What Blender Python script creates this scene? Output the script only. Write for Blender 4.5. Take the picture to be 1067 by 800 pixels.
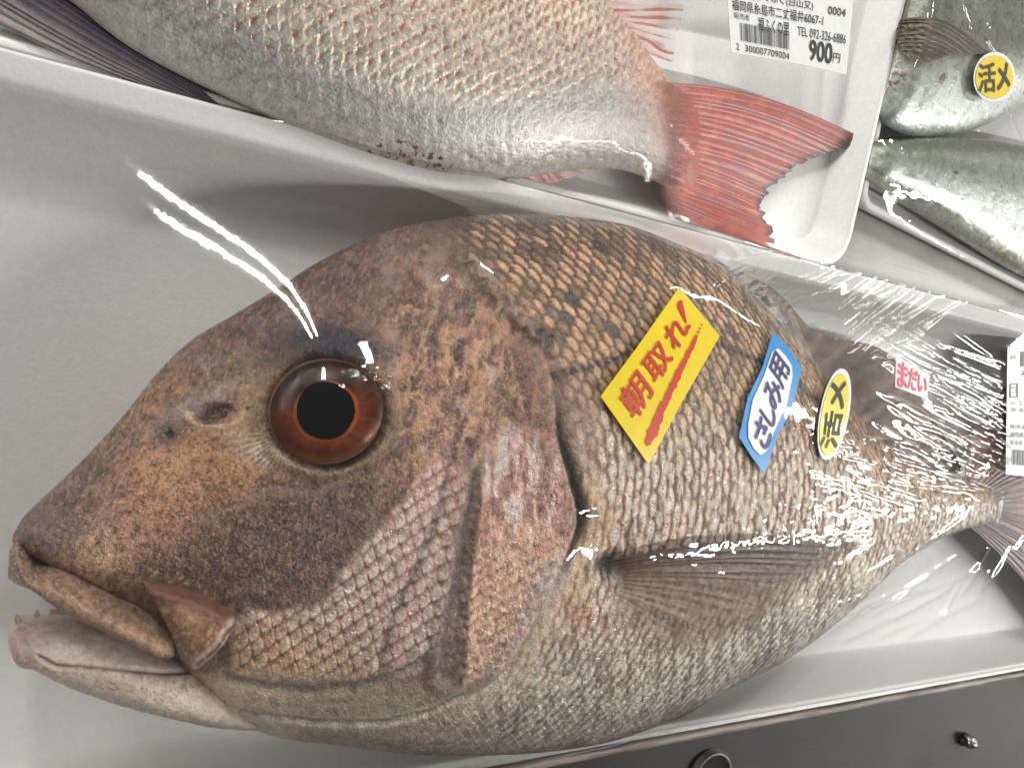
import bpy, math
import numpy as np
from mathutils import Matrix, Vector

for o in list(bpy.data.objects):
    bpy.data.objects.remove(o)
SC = bpy.context.scene
rng = np.random.default_rng(7)

# ------------------------------------------------------------------ camera
FPX, CX, CY, HC = 800.0, 533.5, 400.0, 0.25          # phone main camera held a hand's breadth above the trays


def unit(v):
    v = np.array(v, float)
    return v / np.linalg.norm(v)


AX_L = unit((1352, 149, 800))                        # long side of the big tray, seen from the camera
_dx = (-640000 + 149 * 80) / 1352
AX_N = -unit((_dx, -80, 800))
AX_N = unit(AX_N - AX_L * np.dot(AX_N, AX_L))
AX_S = np.cross(AX_N, AX_L)
CAM = np.stack([AX_L, AX_S, AX_N], 1)

cam_data = bpy.data.cameras.new('camera')
cam = bpy.data.objects.new('camera', cam_data)
SC.collection.objects.link(cam)
cam_data.sensor_fit = 'HORIZONTAL'
cam_data.sensor_width = 36.0
cam_data.lens = 36.0 * FPX / 1067.0
cam_data.clip_start = 0.01
cam_data.clip_end = 50.0
cam_data.dof.use_dof = True
cam_data.dof.focus_distance = 0.26
cam_data.dof.aperture_fstop = 40.0
R, U_, B_ = CAM[0], -CAM[1], -CAM[2]
cam.matrix_world = Matrix(((R[0], U_[0], B_[0], 0), (R[1], U_[1], B_[1], 0), (R[2], U_[2], B_[2], HC), (0, 0, 0, 1)))
SC.camera = cam


def unp(px, py, z):
    """point of the world at height z that the photograph shows at pixel px, py"""
    px, py, z = np.broadcast_arrays(np.asarray(px, float), np.asarray(py, float), np.asarray(z, float))
    d = np.stack([(px - CX) / FPX, (py - CY) / FPX, np.ones_like(px)], -1) @ CAM
    t = (z - HC) / d[..., 2]
    return np.stack([d[..., 0] * t, d[..., 1] * t, z], -1)


def proj(P):
    c = (np.asarray(P, float) - np.array([0, 0, HC])) @ CAM.T
    return CX + FPX * c[..., 0] / c[..., 2], CY + FPX * c[..., 1] / c[..., 2]


# ------------------------------------------------------------------ light: shop hall with fluorescent tubes, plus added fill lamps
SC.view_settings.view_transform = 'Standard'
SC.view_settings.look = 'None'
SC.view_settings.exposure = 0.78
SC.view_settings.gamma = 1.0
SC.render.engine = 'CYCLES'
SC.cycles.use_denoising = True
SC.cycles.max_bounces = 10
SC.cycles.transparent_max_bounces = 24
SC.cycles.caustics_reflective = False
SC.cycles.caustics_refractive = False
SC.cycles.sample_clamp_indirect = 6.0
world = bpy.data.worlds.new('World')
SC.world = world
world.use_nodes = True
world.node_tree.nodes['Background'].inputs[0].default_value = (1.0, 0.99, 0.97, 1)
world.node_tree.nodes['Background'].inputs[1].default_value = 0.115


def strip_lamp(a, b, width, watts, name='tube_or_fill_lamp'):
    a, b = Vector(a), Vector(b)
    ld = bpy.data.lights.new(name, 'AREA')
    ld.shape = 'RECTANGLE'
    ld.size = (b - a).length
    ld.size_y = width
    ld.energy = watts
    ld.color = (1.0, 0.985, 0.95)
    o = bpy.data.objects.new(name, ld)
    SC.collection.objects.link(o)
    x = (b - a).normalized()
    mid = (a + b) / 2
    z = Vector((0, 0, 1))
    z = (z - x * z.dot(x)).normalized()
    y = z.cross(x)
    o.matrix_world = Matrix(((x[0], y[0], z[0], mid[0]), (x[1], y[1], z[1], mid[1]), (x[2], y[2], z[2], mid[2]), (0, 0, 0, 1)))
    return o


LAMPS = [((-0.27, 1.64, 1.6), (-0.40, 2.85, 1.6), 0.022, 10.0), ((-0.38, 1.565, 1.6), (-0.51, 2.80, 1.6), 0.022, 10.0),   # the pair mirrored in the film by the forehead
         ((0.55, 2.35, 1.6), (1.2, 2.30, 1.6), 0.35, 22),
         ((1.55, -0.66, 1.6), (2.75, -0.50, 1.6), 0.08, 38), ((3.0, -0.48, 1.6), (4.2, -0.36, 1.6), 0.08, 38), ((4.5, -0.34, 1.6), (5.9, -0.24, 1.6), 0.08, 38),   # row along the aisle, seen in the wrap at the tail
         ((3.2, 0.55, 1.6), (4.4, 0.74, 1.6), 0.20, 24), ((5.1, 0.9, 1.6), (6.6, 1.2, 1.6), 0.30, 24),
         ((2.8, 2.35, 1.6), (4.2, 2.6, 1.6), 0.06, 14), ((4.5, 2.65, 1.6), (6.2, 3.0, 1.6), 0.06, 14),
         ((-2.4, 0.9, 1.7), (-2.0, 3.4, 1.7), 0.3, 58),  # added soft fill at the left, set where the film does not mirror it
         ((-2.6, 3.6, 1.9), (-1.6, 5.0, 1.9), 0.3, 58)]  # second added fill, farther back on the left

for lamp in LAMPS:
    strip_lamp(*lamp)

# ------------------------------------------------------------------ helpers


def lin(c):
    c = np.asarray(c, float) / 255.0
    return np.where(c <= 0.04045, c / 12.92, ((c + 0.055) / 1.055) ** 2.4)


KA = 1.55                                             # how much paler a surface is than it looks in this light


def al(*c):
    v = lin(c) * KA
    return v * min(1.0, 0.80 / max(v.max(), 1e-6))


def ss(a, b, x):
    t = np.clip((x - a) / (b - a), 0, 1)
    return t * t * (3 - 2 * t)


def blob(x, y, cx, cy, rx, ry, ang=0.0, p=1.0):
    a = math.radians(ang)
    dx, dy = x - cx, y - cy
    u = (dx * math.cos(a) + dy * math.sin(a)) / rx
    v = (-dx * math.sin(a) + dy * math.cos(a)) / ry
    return np.exp(-(u * u + v * v) ** p)


def pdist(x, y, pts):
    """distance to a polyline, and the arc fraction 0..1 of the nearest point"""
    pts = np.asarray(pts, float)
    seg = np.linalg.norm(np.diff(pts, axis=0), axis=1)
    cum = np.concatenate([[0], np.cumsum(seg)])
    best = np.full(x.shape, 1e9)
    bt = np.zeros(x.shape)
    for i in range(len(pts) - 1):
        ax, ay = pts[i]
        bx, by = pts[i + 1]
        l2 = max((bx - ax) ** 2 + (by - ay) ** 2, 1e-9)
        t = np.clip(((x - ax) * (bx - ax) + (y - ay) * (by - ay)) / l2, 0, 1)
        d = np.hypot(x - ax - t * (bx - ax), y - ay - t * (by - ay))
        m = d < best
        best = np.where(m, d, best)
        bt = np.where(m, (cum[i] + t * seg[i]) / cum[-1], bt)
    return best, bt


def polymask(x, y, poly, w):
    poly = np.asarray(poly, float)
    cl = np.vstack([poly, poly[:1]])
    d, _ = pdist(x, y, cl)
    ins = np.zeros(x.shape, bool)
    for i in range(len(poly)):
        x1, y1 = cl[i]
        x2, y2 = cl[i + 1]
        if y1 == y2:
            continue
        c = ((y1 > y) != (y2 > y)) & (x < (x2 - x1) * (y - y1) / (y2 - y1) + x1)
        ins ^= c
    sd = np.where(ins, d, -d)
    return ss(-w, w, sd)


_tab = rng.random((256, 256))


def vnoise(x, y, seed=0):
    x = x + seed * 17.31
    y = y + seed * 9.77
    xi, yi = np.floor(x).astype(int), np.floor(y).astype(int)
    fx, fy = x - xi, y - yi
    fx = fx * fx * (3 - 2 * fx)
    fy = fy * fy * (3 - 2 * fy)
    a, b = _tab[xi % 256, yi % 256], _tab[(xi + 1) % 256, yi % 256]
    c, d = _tab[xi % 256, (yi + 1) % 256], _tab[(xi + 1) % 256, (yi + 1) % 256]
    return (a * (1 - fx) + b * fx) * (1 - fy) + (c * (1 - fx) + d * fx) * fy


def fbm(x, y, seed=0, oct=4, gain=0.55):
    s, amp, tot = 0, 1.0, 0
    for i in range(oct):
        s = s + amp * vnoise(x * 2 ** i, y * 2 ** i, seed + i * 3)
        tot += amp
        amp *= gain
    return s / tot


def ridged(x, y, seed=0, oct=3):
    s, amp, tot = 0, 1.0, 0
    for i in range(oct):
        s = s + amp * (1 - np.abs(2 * vnoise(x * 2 ** i, y * 2 ** i, seed + i * 5) - 1))
        tot += amp
        amp *= 0.5
    return s / tot


def hsh(a, b):
    v = np.sin(a * 127.1 + b * 311.7) * 43758.5453
    return v - np.floor(v)


def scales(u, v, h=0.8):
    """overlapping fish scales: distance to the free edge, offset across, a random number for each scale"""
    fu = np.floor(u)
    f = u - fu
    ca = fu - 1
    oa = 0.5 * np.mod(ca, 2)
    va = np.round(v - oa) + oa
    da = v - va
    ea = h * (1 - 4 * da * da)
    ob = 0.5 * np.mod(fu, 2)
    vb = np.round(v - ob) + ob
    db = v - vb
    eb = 1 + h * (1 - 4 * db * db)
    ina = f < ea
    return np.where(ina, ea - f, eb - f), np.where(ina, da, db), np.where(ina, hsh(ca, va * 2), hsh(fu, vb * 2))


def slivers(u, v, h=0.4):
    """the same lattice, read as the narrow strip of each scale that shows: place across it 0..1, offset along it, random"""
    fu = np.floor(u)
    f = u - fu
    oa = 0.5 * np.mod(fu - 1, 2)
    va = np.round(v - oa) + oa
    da = v - va
    ea = h * (1 - 4 * da * da)
    ob = 0.5 * np.mod(fu, 2)
    vb = np.round(v - ob) + ob
    db = v - vb
    eb = h * (1 - 4 * db * db)
    ina = f < ea
    w = np.where(ina, (f + 1 - eb) / (ea + 1 - eb), (f - ea) / (1 + eb - ea))
    return np.clip(w, 0, 1), np.where(ina, da, db), np.where(ina, hsh(fu - 1, va * 2), hsh(fu, vb * 2))


def hermite(t, T, V):
    T = np.asarray(T, float)
    V = np.asarray(V, float)
    if V.ndim == 1:
        V = V[:, None]
    m = np.zeros_like(V)
    d = np.diff(V, axis=0) / np.diff(T)[:, None]
    m[1:-1] = (d[1:] * np.diff(T)[:-1, None] + d[:-1] * np.diff(T)[1:, None]) / (T[2:] - T[:-2])[:, None]
    m[0], m[-1] = d[0], d[-1]
    i = np.clip(np.searchsorted(T, t, side='right') - 1, 0, len(T) - 2)
    hh = (T[i + 1] - T[i])[:, None]
    s = ((t - T[i]) / (T[i + 1] - T[i]))[:, None]
    return (2 * s**3 - 3 * s**2 + 1) * V[i] + (s**3 - 2 * s**2 + s) * hh * m[i] + (-2 * s**3 + 3 * s**2) * V[i + 1] + (s**3 - s**2) * hh * m[i + 1]


def mixc(c, col, m):
    c += (np.asarray(col)[None, :] - c) * np.clip(m, 0, 1)[:, None]


def mesh_obj(name, verts, faces, mat, parent=None, smooth=True, attrs=None):
    """faces: int array (n,4) or (n,3), or a list of tuples"""
    me = bpy.data.meshes.new(name)
    verts = np.asarray(verts, np.float32)
    if isinstance(faces, np.ndarray):
        n, k = faces.shape
        me.vertices.add(len(verts))
        me.vertices.foreach_set('co', verts.ravel())
        me.loops.add(n * k)
        me.loops.foreach_set('vertex_index', faces.astype(np.int32).ravel())
        me.polygons.add(n)
        me.polygons.foreach_set('loop_start', np.arange(0, n * k, k, dtype=np.int32))
        me.update(calc_edges=True)
    else:
        me.from_pydata(verts.tolist(), [], [tuple(int(i) for i in f) for f in faces])
    me.polygons.foreach_set('use_smooth', np.full(len(me.polygons), bool(smooth)))
    for k, v in (attrs or {}).items():
        v = np.asarray(v, np.float32)
        if v.ndim == 2:
            a = me.attributes.new(k, 'FLOAT_COLOR', 'POINT')
            a.data.foreach_set('color', np.concatenate([v, np.ones((len(v), 1), np.float32)], 1).ravel())
        else:
            a = me.attributes.new(k, 'FLOAT', 'POINT')
            a.data.foreach_set('value', v)
    me.update()
    me.validate()
    o = bpy.data.objects.new(name, me)
    SC.collection.objects.link(o)
    if mat:
        me.materials.append(mat)
    if parent is not None:
        o.parent = parent
    return o


def empty(name, loc=(0, 0, 0)):
    o = bpy.data.objects.new(name, None)
    o.empty_display_size = 0.02
    SC.collection.objects.link(o)
    o.location = loc
    return o


def under(o, parent):
    """keep the child's world place below an Empty that is not at the origin"""
    o.parent = parent
    o.matrix_parent_inverse = Matrix.Translation(-Vector(parent.location))
    return o


def tag(o, label=None, cat=None, group=None, kind=None):
    for k, v in (('label', label), ('category', cat), ('group', group), ('kind', kind)):
        if v:
            o[k] = v
    return o


def gridfaces(n, m, off=0, wrap=False):
    i, j = np.meshgrid(np.arange(n - 1), np.arange(m if wrap else m - 1), indexing='ij')
    j2 = (j + 1) % m
    return (off + np.stack([i * m + j, (i + 1) * m + j, (i + 1) * m + j2, i * m + j2], -1)).reshape(-1, 4)


class NT:
    def __init__(s, name):
        s.m = bpy.data.materials.new(name)
        s.m.use_nodes = True
        s.t = s.m.node_tree
        s.n = s.t.nodes
        s.b = s.n['Principled BSDF']

    def add(s, typ, **kw):
        n = s.n.new(typ)
        for k, v in kw.items():
            if k.startswith('i_'):
                n.inputs[k[2:].replace('_', ' ')].default_value = v
            else:
                setattr(n, k, v)
        return n

    def link(s, a, b):
        s.t.links.new(a, b)


def ramp_mat(name, c0, c1, scale, rough=0.5, spec=0.5, bump=0.0, bscale=None, metal=0.0, stretch=(1, 1, 1), detail=4, coat=0.0, rvar=0.0, sss=0.0):
    t = NT(name)
    tc = t.add('ShaderNodeTexCoord')
    mp = t.add('ShaderNodeMapping')
    mp.inputs['Scale'].default_value = stretch
    t.link(tc.outputs['Object'], mp.inputs['Vector'])
    nz = t.add('ShaderNodeTexNoise', i_Scale=scale, i_Detail=float(detail))
    t.link(mp.outputs[0], nz.inputs['Vector'])
    mr = t.add('ShaderNodeMapRange')
    mr.inputs[1].default_value, mr.inputs[2].default_value = 0.3, 0.7
    t.link(nz.outputs[0], mr.inputs[0])
    mx = t.add('ShaderNodeMix', data_type='RGBA')
    mx.inputs[6].default_value = (*c0, 1)
    mx.inputs[7].default_value = (*c1, 1)
    t.link(mr.outputs[0], mx.inputs[0])
    t.link(mx.outputs[2], t.b.inputs['Base Color'])
    t.b.inputs['Roughness'].default_value = rough
    t.b.inputs['Specular IOR Level'].default_value = spec
    t.b.inputs['Metallic'].default_value = metal
    t.b.inputs['Coat Weight'].default_value = coat
    t.b.inputs['Subsurface Weight'].default_value = sss
    t.b.inputs['Subsurface Radius'].default_value = (0.01, 0.01, 0.01)
    t.b.inputs['Subsurface Scale'].default_value = 0.6
    if rvar:
        m2 = t.add('ShaderNodeMapRange')
        m2.inputs[3].default_value, m2.inputs[4].default_value = rough - rvar, rough + rvar
        t.link(nz.outputs[0], m2.inputs[0])
        t.link(m2.outputs[0], t.b.inputs['Roughness'])
    if bump:
        n2 = t.add('ShaderNodeTexNoise', i_Scale=bscale or scale * 4, i_Detail=3.0)
        t.link(mp.outputs[0], n2.inputs['Vector'])
        bp = t.add('ShaderNodeBump', i_Strength=bump, i_Distance=0.001)
        t.link(n2.outputs[0], bp.inputs['Height'])
        t.link(bp.outputs[0], t.b.inputs['Normal'])
    return t.m


def skin_mat(name, rough=0.38, bump=0.35, bscale=1400.0, spec=0.5, var=0.35, alpha=False, coat=0.25):
    """fish skin: colour and silveriness from the mesh, fine grain and sparkle from noise"""
    t = NT(name)
    ca = t.add('ShaderNodeAttribute', attribute_name='skin')
    si = t.add('ShaderNodeAttribute', attribute_name='silver')
    tc = t.add('ShaderNodeTexCoord')
    n1 = t.add('ShaderNodeTexNoise', i_Scale=bscale, i_Detail=4.0, i_Roughness=0.65)
    t.link(tc.outputs['Object'], n1.inputs['Vector'])
    n2 = t.add('ShaderNodeTexNoise', i_Scale=bscale * 0.27, i_Detail=3.0)
    t.link(tc.outputs['Object'], n2.inputs['Vector'])
    ad = t.add('ShaderNodeMath', operation='ADD')
    t.link(n1.outputs[0], ad.inputs[0])
    t.link(n2.outputs[0], ad.inputs[1])
    mr = t.add('ShaderNodeMapRange')
    mr.inputs[1].default_value, mr.inputs[2].default_value = 0.65, 1.35
    mr.inputs[3].default_value, mr.inputs[4].default_value = 1 - var, 1 + var
    t.link(ad.outputs[0], mr.inputs[0])
    mu = t.add('ShaderNodeVectorMath', operation='SCALE')
    t.link(ca.outputs['Color'], mu.inputs[0])
    t.link(mr.outputs[0], mu.inputs['Scale'])
    fl = t.add('ShaderNodeAttribute', attribute_name='fleck')
    n3 = t.add('ShaderNodeTexNoise', i_Scale=bscale * 1.15, i_Detail=2.0, i_Roughness=0.7)
    t.link(tc.outputs['Object'], n3.inputs['Vector'])
    m3 = t.add('ShaderNodeMapRange')
    m3.inputs[1].default_value, m3.inputs[2].default_value = 0.54, 0.68
    t.link(n3.outputs[0], m3.inputs[0])
    f3 = t.add('ShaderNodeMath', operation='MULTIPLY')
    t.link(m3.outputs[0], f3.inputs[0])
    t.link(fl.outputs['Fac'], f3.inputs[1])
    fm = t.add('ShaderNodeMix', data_type='RGBA')
    fm.inputs[7].default_value = (0.80, 0.66, 0.50, 1)
    t.link(f3.outputs[0], fm.inputs[0])
    t.link(mu.outputs[0], fm.inputs[6])
    t.link(fm.outputs[2], t.b.inputs['Base Color'])
    ms = t.add('ShaderNodeMath', operation='MULTIPLY_ADD')
    ms.use_clamp = True
    ms.inputs[1].default_value = 0.6
    t.link(f3.outputs[0], ms.inputs[0])
    t.link(si.outputs['Fac'], ms.inputs[2])
    t.link(ms.outputs[0], t.b.inputs['Metallic'])
    rr = t.add('ShaderNodeMapRange')
    rr.inputs[1].default_value, rr.inputs[2].default_value = 0.3, 0.7
    rr.inputs[3].default_value, rr.inputs[4].default_value = rough - 0.1, rough + 0.14
    t.link(n2.outputs[0], rr.inputs[0])
    t.link(rr.outputs[0], t.b.inputs['Roughness'])
    t.b.inputs['Specular IOR Level'].default_value = spec
    t.b.inputs['Coat Weight'].default_value = coat
    t.b.inputs['Coat Roughness'].default_value = 0.115
    bp = t.add('ShaderNodeBump', i_Strength=bump, i_Distance=0.0006)
    t.link(ad.outputs[0], bp.inputs['Height'])
    n4 = t.add('ShaderNodeTexNoise', i_Scale=bscale * 1.9, i_Detail=1.0)
    t.link(tc.outputs['Object'], n4.inputs['Vector'])
    b4 = t.add('ShaderNodeBump', i_Distance=0.0006)
    t.link(n4.outputs[0], b4.inputs['Height'])
    s4 = t.add('ShaderNodeMath', operation='MULTIPLY')
    s4.inputs[1].default_value = 0.9
    t.link(fl.outputs['Fac'], s4.inputs[0])
    t.link(s4.outputs[0], b4.inputs['Strength'])
    t.link(bp.outputs[0], b4.inputs['Normal'])
    t.link(b4.outputs[0], t.b.inputs['Normal'])
    t.link(b4.outputs[0], t.b.inputs['Coat Normal'])
    if alpha:
        aa = t.add('ShaderNodeAttribute', attribute_name='web')
        t.link(aa.outputs['Fac'], t.b.inputs['Alpha'])
    return t.m


def plain_mat(name, c, rough=0.5, spec=0.5, coat=0.0, metal=0.0):
    t = NT(name)
    tc = t.add('ShaderNodeTexCoord')
    nz = t.add('ShaderNodeTexNoise', i_Scale=220.0, i_Detail=3.0)
    t.link(tc.outputs['Object'], nz.inputs['Vector'])
    mr = t.add('ShaderNodeMapRange')
    mr.inputs[3].default_value, mr.inputs[4].default_value = 0.9, 1.1
    t.link(nz.outputs[0], mr.inputs[0])
    mu = t.add('ShaderNodeVectorMath', operation='SCALE')
    mu.inputs[0].default_value = c
    t.link(mr.outputs[0], mu.inputs['Scale'])
    t.link(mu.outputs[0], t.b.inputs['Base Color'])
    t.b.inputs['Roughness'].default_value = rough
    t.b.inputs['Specular IOR Level'].default_value = spec
    t.b.inputs['Coat Weight'].default_value = coat
    t.b.inputs['Metallic'].default_value = metal
    return t.m


def film_mat(name, strength=1.0, rough=0.03):
    """clear cling film: lets light straight through, mirrors lamps at its own angle"""
    t = NT(name)
    t.n.remove(t.b)
    out = t.n['Material Output']
    tr = t.add('ShaderNodeBsdfTransparent')
    tr.inputs[0].default_value = (0.985, 0.985, 0.985, 1)
    gl = t.add('ShaderNodeBsdfGlossy', i_Roughness=rough)
    gl.inputs['Color'].default_value = (1, 1, 1, 1)
    fr = t.add('ShaderNodeFresnel', i_IOR=1.5)
    mu = t.add('ShaderNodeMath', operation='MULTIPLY')
    mu.use_clamp = True
    mu.inputs[1].default_value = 1.3 * strength
    t.link(fr.outputs[0], mu.inputs[0])
    mx = t.add('ShaderNodeMixShader')
    mi = t.add('ShaderNodeMath', operation='MINIMUM')
    mi.inputs[1].default_value = 0.4
    t.link(mu.outputs[0], mi.inputs[0])
    t.link(mi.outputs[0], mx.inputs[0])
    t.link(tr.outputs[0], mx.inputs[1])
    t.link(gl.outputs[0], mx.inputs[2])
    t.link(mx.outputs[0], out.inputs['Surface'])
    tc = t.add('ShaderNodeTexCoord')
    nz = t.add('ShaderNodeTexNoise', i_Scale=260.0, i_Detail=2.0)
    t.link(tc.outputs['Object'], nz.inputs['Vector'])
    bp = t.add('ShaderNodeBump', i_Strength=0.012, i_Distance=0.001)
    t.link(nz.outputs[0], bp.inputs['Height'])
    t.link(bp.outputs[0], gl.inputs['Normal'])
    return t.m


class Surf:
    """closed loft between an upper and a lower outline given as photograph pixels; the top half is fine, the underside coarse"""

    def __init__(s, rows, ns, nt, nb=16, pz=(2.4, 0.62), fix=4):
        rows = np.asarray(rows, float)         # ux uy lx ly T zmid
        mid = (rows[:, 0:2] + rows[:, 2:4]) / 2
        k = np.concatenate([[0], np.cumsum(np.maximum(np.linalg.norm(np.diff(mid, axis=0), axis=1), 3.0))])
        t = np.linspace(0, k[-1], ns)
        v = hermite(t, k, rows)
        Ut, Lt = v[:, 0:2].copy(), v[:, 2:4].copy()
        T, zm = np.maximum(v[:, 4], 1e-4), v[:, 5]
        Ue, Le = Ut.copy(), Lt.copy()
        d = Ut - Lt
        ln = np.maximum(np.linalg.norm(d, axis=1), 1e-6)
        d = d / ln[:, None]
        th = np.concatenate([np.linspace(0, math.pi, nt), -np.linspace(0, math.pi, nb + 2)[1:-1][::-1]])
        c = np.cos(th)
        prof = (np.clip(1 - np.abs(c) ** pz[0], 0, 1)) ** pz[1] * np.where(th >= 0, 1, -1)
        for it in range(fix + 1):
            A, B = unp(Ue[:, 0], Ue[:, 1], zm), unp(Le[:, 0], Le[:, 1], zm)
            C, h = (A + B) / 2, (A - B) / 2
            P = C[:, None, :] + h[:, None, :] * c[None, :, None]
            P[:, :, 2] += T[:, None] * prof[None, :]
            if it == fix:
                break
            qx, qy = proj(P)
            e = (qx - Lt[:, 0:1]) * d[:, 0:1] + (qy - Lt[:, 1:2]) * d[:, 1:2]
            Ue += ((ln - e.max(1)) * 0.9)[:, None] * d
            Le += ((0 - e.min(1)) * 0.9)[:, None] * d
        s.P, s.ns, s.nt, s.nr, s.t, s.c, s.ln = P, ns, nt, len(th), t / k[-1], c, ln
        s.kt = k / k[-1]
        s.faces = gridfaces(ns, s.nr, 0, True)
        s.N = s.normals()
        s.px, s.py = proj(P)

    def normals(s):
        a = np.gradient(s.P, axis=0)
        b = np.roll(s.P, -1, 1) - np.roll(s.P, 1, 1)
        n = np.cross(b, a)
        n /= np.maximum(np.linalg.norm(n, axis=2, keepdims=True), 1e-12)
        top = n[:, s.nt // 2, 2].mean()
        return n if top > 0 else -n

    def displace(s, h):
        s.P = s.P + s.N * h[:, :, None]

    def build(s, name, mat, parent, attrs):
        V = s.P.reshape(-1, 3)
        F = s.faces
        a, b = len(V), len(V) + 1
        V = np.concatenate([V, s.P[0].mean(0)[None], s.P[-1].mean(0)[None]])
        j = np.arange(s.nr)
        j2 = (j + 1) % s.nr
        c0 = np.stack([np.full(s.nr, a), j, j2, j2], -1)
        c1 = np.stack([np.full(s.nr, b), (s.ns - 1) * s.nr + j2, (s.ns - 1) * s.nr + j, (s.ns - 1) * s.nr + j], -1)
        # the two caps as triangles inside a quad array are not legal, so they are left as fans of thin quads
        m = s.nr // 2 * 2
        jj = np.arange(0, m, 2)
        c0 = np.stack([np.full(len(jj), a), jj, (jj + 1) % s.nr, (jj + 2) % s.nr], -1)
        c1 = np.stack([np.full(len(jj), b), (s.ns - 1) * s.nr + (jj + 2) % s.nr, (s.ns - 1) * s.nr + (jj + 1) % s.nr, (s.ns - 1) * s.nr + jj], -1)
        F = np.concatenate([F, c0, c1])
        full = {}
        for k, v in attrs.items():
            full[k] = np.concatenate([v, v[0:1], v[-1:]])
        OBST.append(V)
        return mesh_obj(name, V, F, mat, parent, True, full)


OBST = []                                             # points the cling film has to stay above


class ScreenZ:
    """height of a finished surface looked up by photograph pixel"""

    def __init__(s, P, st=3.0):
        s.st = st
        px, py = proj(P)
        i = np.round((px + 400) / st).astype(int)
        j = np.round((py + 600) / st).astype(int)
        s.g = np.full((700, 560), -1.0)
        ok = (i >= 0) & (i < 700) & (j >= 0) & (j < 560)
        np.maximum.at(s.g, (i[ok], j[ok]), P[..., 2][ok])
        for _ in range(40):
            bad = s.g < 0
            if not bad.any():
                break
            acc = np.zeros_like(s.g)
            cnt = np.zeros_like(s.g)
            for dx, dy in ((1, 0), (-1, 0), (0, 1), (0, -1)):
                r = np.roll(s.g, (dx, dy), (0, 1))
                acc += np.where(r >= 0, r, 0)
                cnt += r >= 0
            s.g = np.where(bad & (cnt > 0), acc / np.maximum(cnt, 1), s.g)

    def __call__(s, px, py):
        x, y = (np.asarray(px, float) + 400) / s.st, (np.asarray(py, float) + 600) / s.st
        x, y = np.clip(x, 0, 698), np.clip(y, 0, 558)
        i, j = np.floor(x).astype(int), np.floor(y).astype(int)
        fx, fy = x - i, y - j
        g = s.g
        return (g[i, j] * (1 - fx) + g[i + 1, j] * fx) * (1 - fy) + (g[i, j + 1] * (1 - fx) + g[i + 1, j + 1] * fx) * fy

# ------------------------------------------------------------------ setting: steel counter


def brushed(name, c0, c1, rough, metal, ang):
    t = NT(name)
    tc = t.add('ShaderNodeTexCoord')
    mp = t.add('ShaderNodeMapping')
    mp.inputs['Rotation'].default_value = (0, 0, ang)
    mp.inputs['Scale'].default_value = (6, 260, 1)
    t.link(tc.outputs['Object'], mp.inputs['Vector'])
    n1 = t.add('ShaderNodeTexNoise', i_Scale=3.0, i_Detail=6.0)
    t.link(mp.outputs[0], n1.inputs['Vector'])
    n2 = t.add('ShaderNodeTexNoise', i_Scale=22.0, i_Detail=5.0, i_Roughness=0.6)
    t.link(tc.outputs['Object'], n2.inputs['Vector'])
    ma = t.add('ShaderNodeMath', operation='MULTIPLY_ADD')
    ma.inputs[1].default_value = 0.35
    t.link(n1.outputs[0], ma.inputs[0])
    t.link(n2.outputs[0], ma.inputs[2])
    mr = t.add('ShaderNodeMapRange')
    mr.inputs[1].default_value, mr.inputs[2].default_value = 0.45, 0.9
    t.link(ma.outputs[0], mr.inputs[0])
    mx = t.add('ShaderNodeMix', data_type='RGBA')
    mx.inputs[6].default_value = (*c0, 1)
    mx.inputs[7].default_value = (*c1, 1)
    t.link(mr.outputs[0], mx.inputs[0])
    t.link(mx.outputs[2], t.b.inputs['Base Color'])
    t.b.inputs['Metallic'].default_value = metal
    m2 = t.add('ShaderNodeMapRange')
    m2.inputs[3].default_value, m2.inputs[4].default_value = rough - 0.1, rough + 0.15
    t.link(n2.outputs[0], m2.inputs[0])
    t.link(m2.outputs[0], t.b.inputs['Roughness'])
    bp = t.add('ShaderNodeBump', i_Strength=0.08, i_Distance=0.0005)
    t.link(n1.outputs[0], bp.inputs['Height'])
    t.link(bp.outputs[0], t.b.inputs['Normal'])
    return t.m


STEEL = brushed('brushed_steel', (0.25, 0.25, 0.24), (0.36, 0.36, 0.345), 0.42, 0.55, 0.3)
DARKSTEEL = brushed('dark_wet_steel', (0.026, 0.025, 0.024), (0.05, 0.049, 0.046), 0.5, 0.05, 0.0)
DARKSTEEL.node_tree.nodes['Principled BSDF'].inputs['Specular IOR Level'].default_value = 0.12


def sheet(name, x0, x1, y0, y1, z, mat):
    v = [(x0, y0, z), (x1, y0, z), (x1, y1, z), (x0, y1, z)]
    o = mesh_obj(name, v, [(0, 1, 2, 3)], mat)
    return tag(o, kind='structure')


YE = (unp(1067, 700, 0.0)[1] + unp(650, 771, 0.0)[1]) / 2        # front edge of the counter, just beyond the lip of the tray
ZCF = -0.006
counter = sheet('counter_top', -1.5, 3.0, YE, 2.5, 0.0, STEEL)
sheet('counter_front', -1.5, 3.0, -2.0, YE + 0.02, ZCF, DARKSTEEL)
# the worn rolled lip along the edge of the counter
_n = 200
_xs = np.linspace(-1.5, 3.0, _n)
_pr = [(0.0004, -0.0004), (0.0004, 0.0006), (-0.0008, 0.0016), (-0.0028, 0.0018), (-0.0040, 0.0006), (-0.0042, -0.003), (-0.0042, ZCF + 0.0002)]
_V = np.array([(x, YE + a_, b_) for x in _xs for a_, b_ in _pr])
lip = mesh_obj('counter_edge', _V, gridfaces(_n, len(_pr)), ramp_mat('worn_brown_lip', (0.06, 0.030, 0.017), (0.36, 0.31, 0.26), 1.0, rough=0.5, bump=0.2, bscale=900., stretch=(34, 520, 300), detail=6))
tag(lip, kind='structure')

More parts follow.
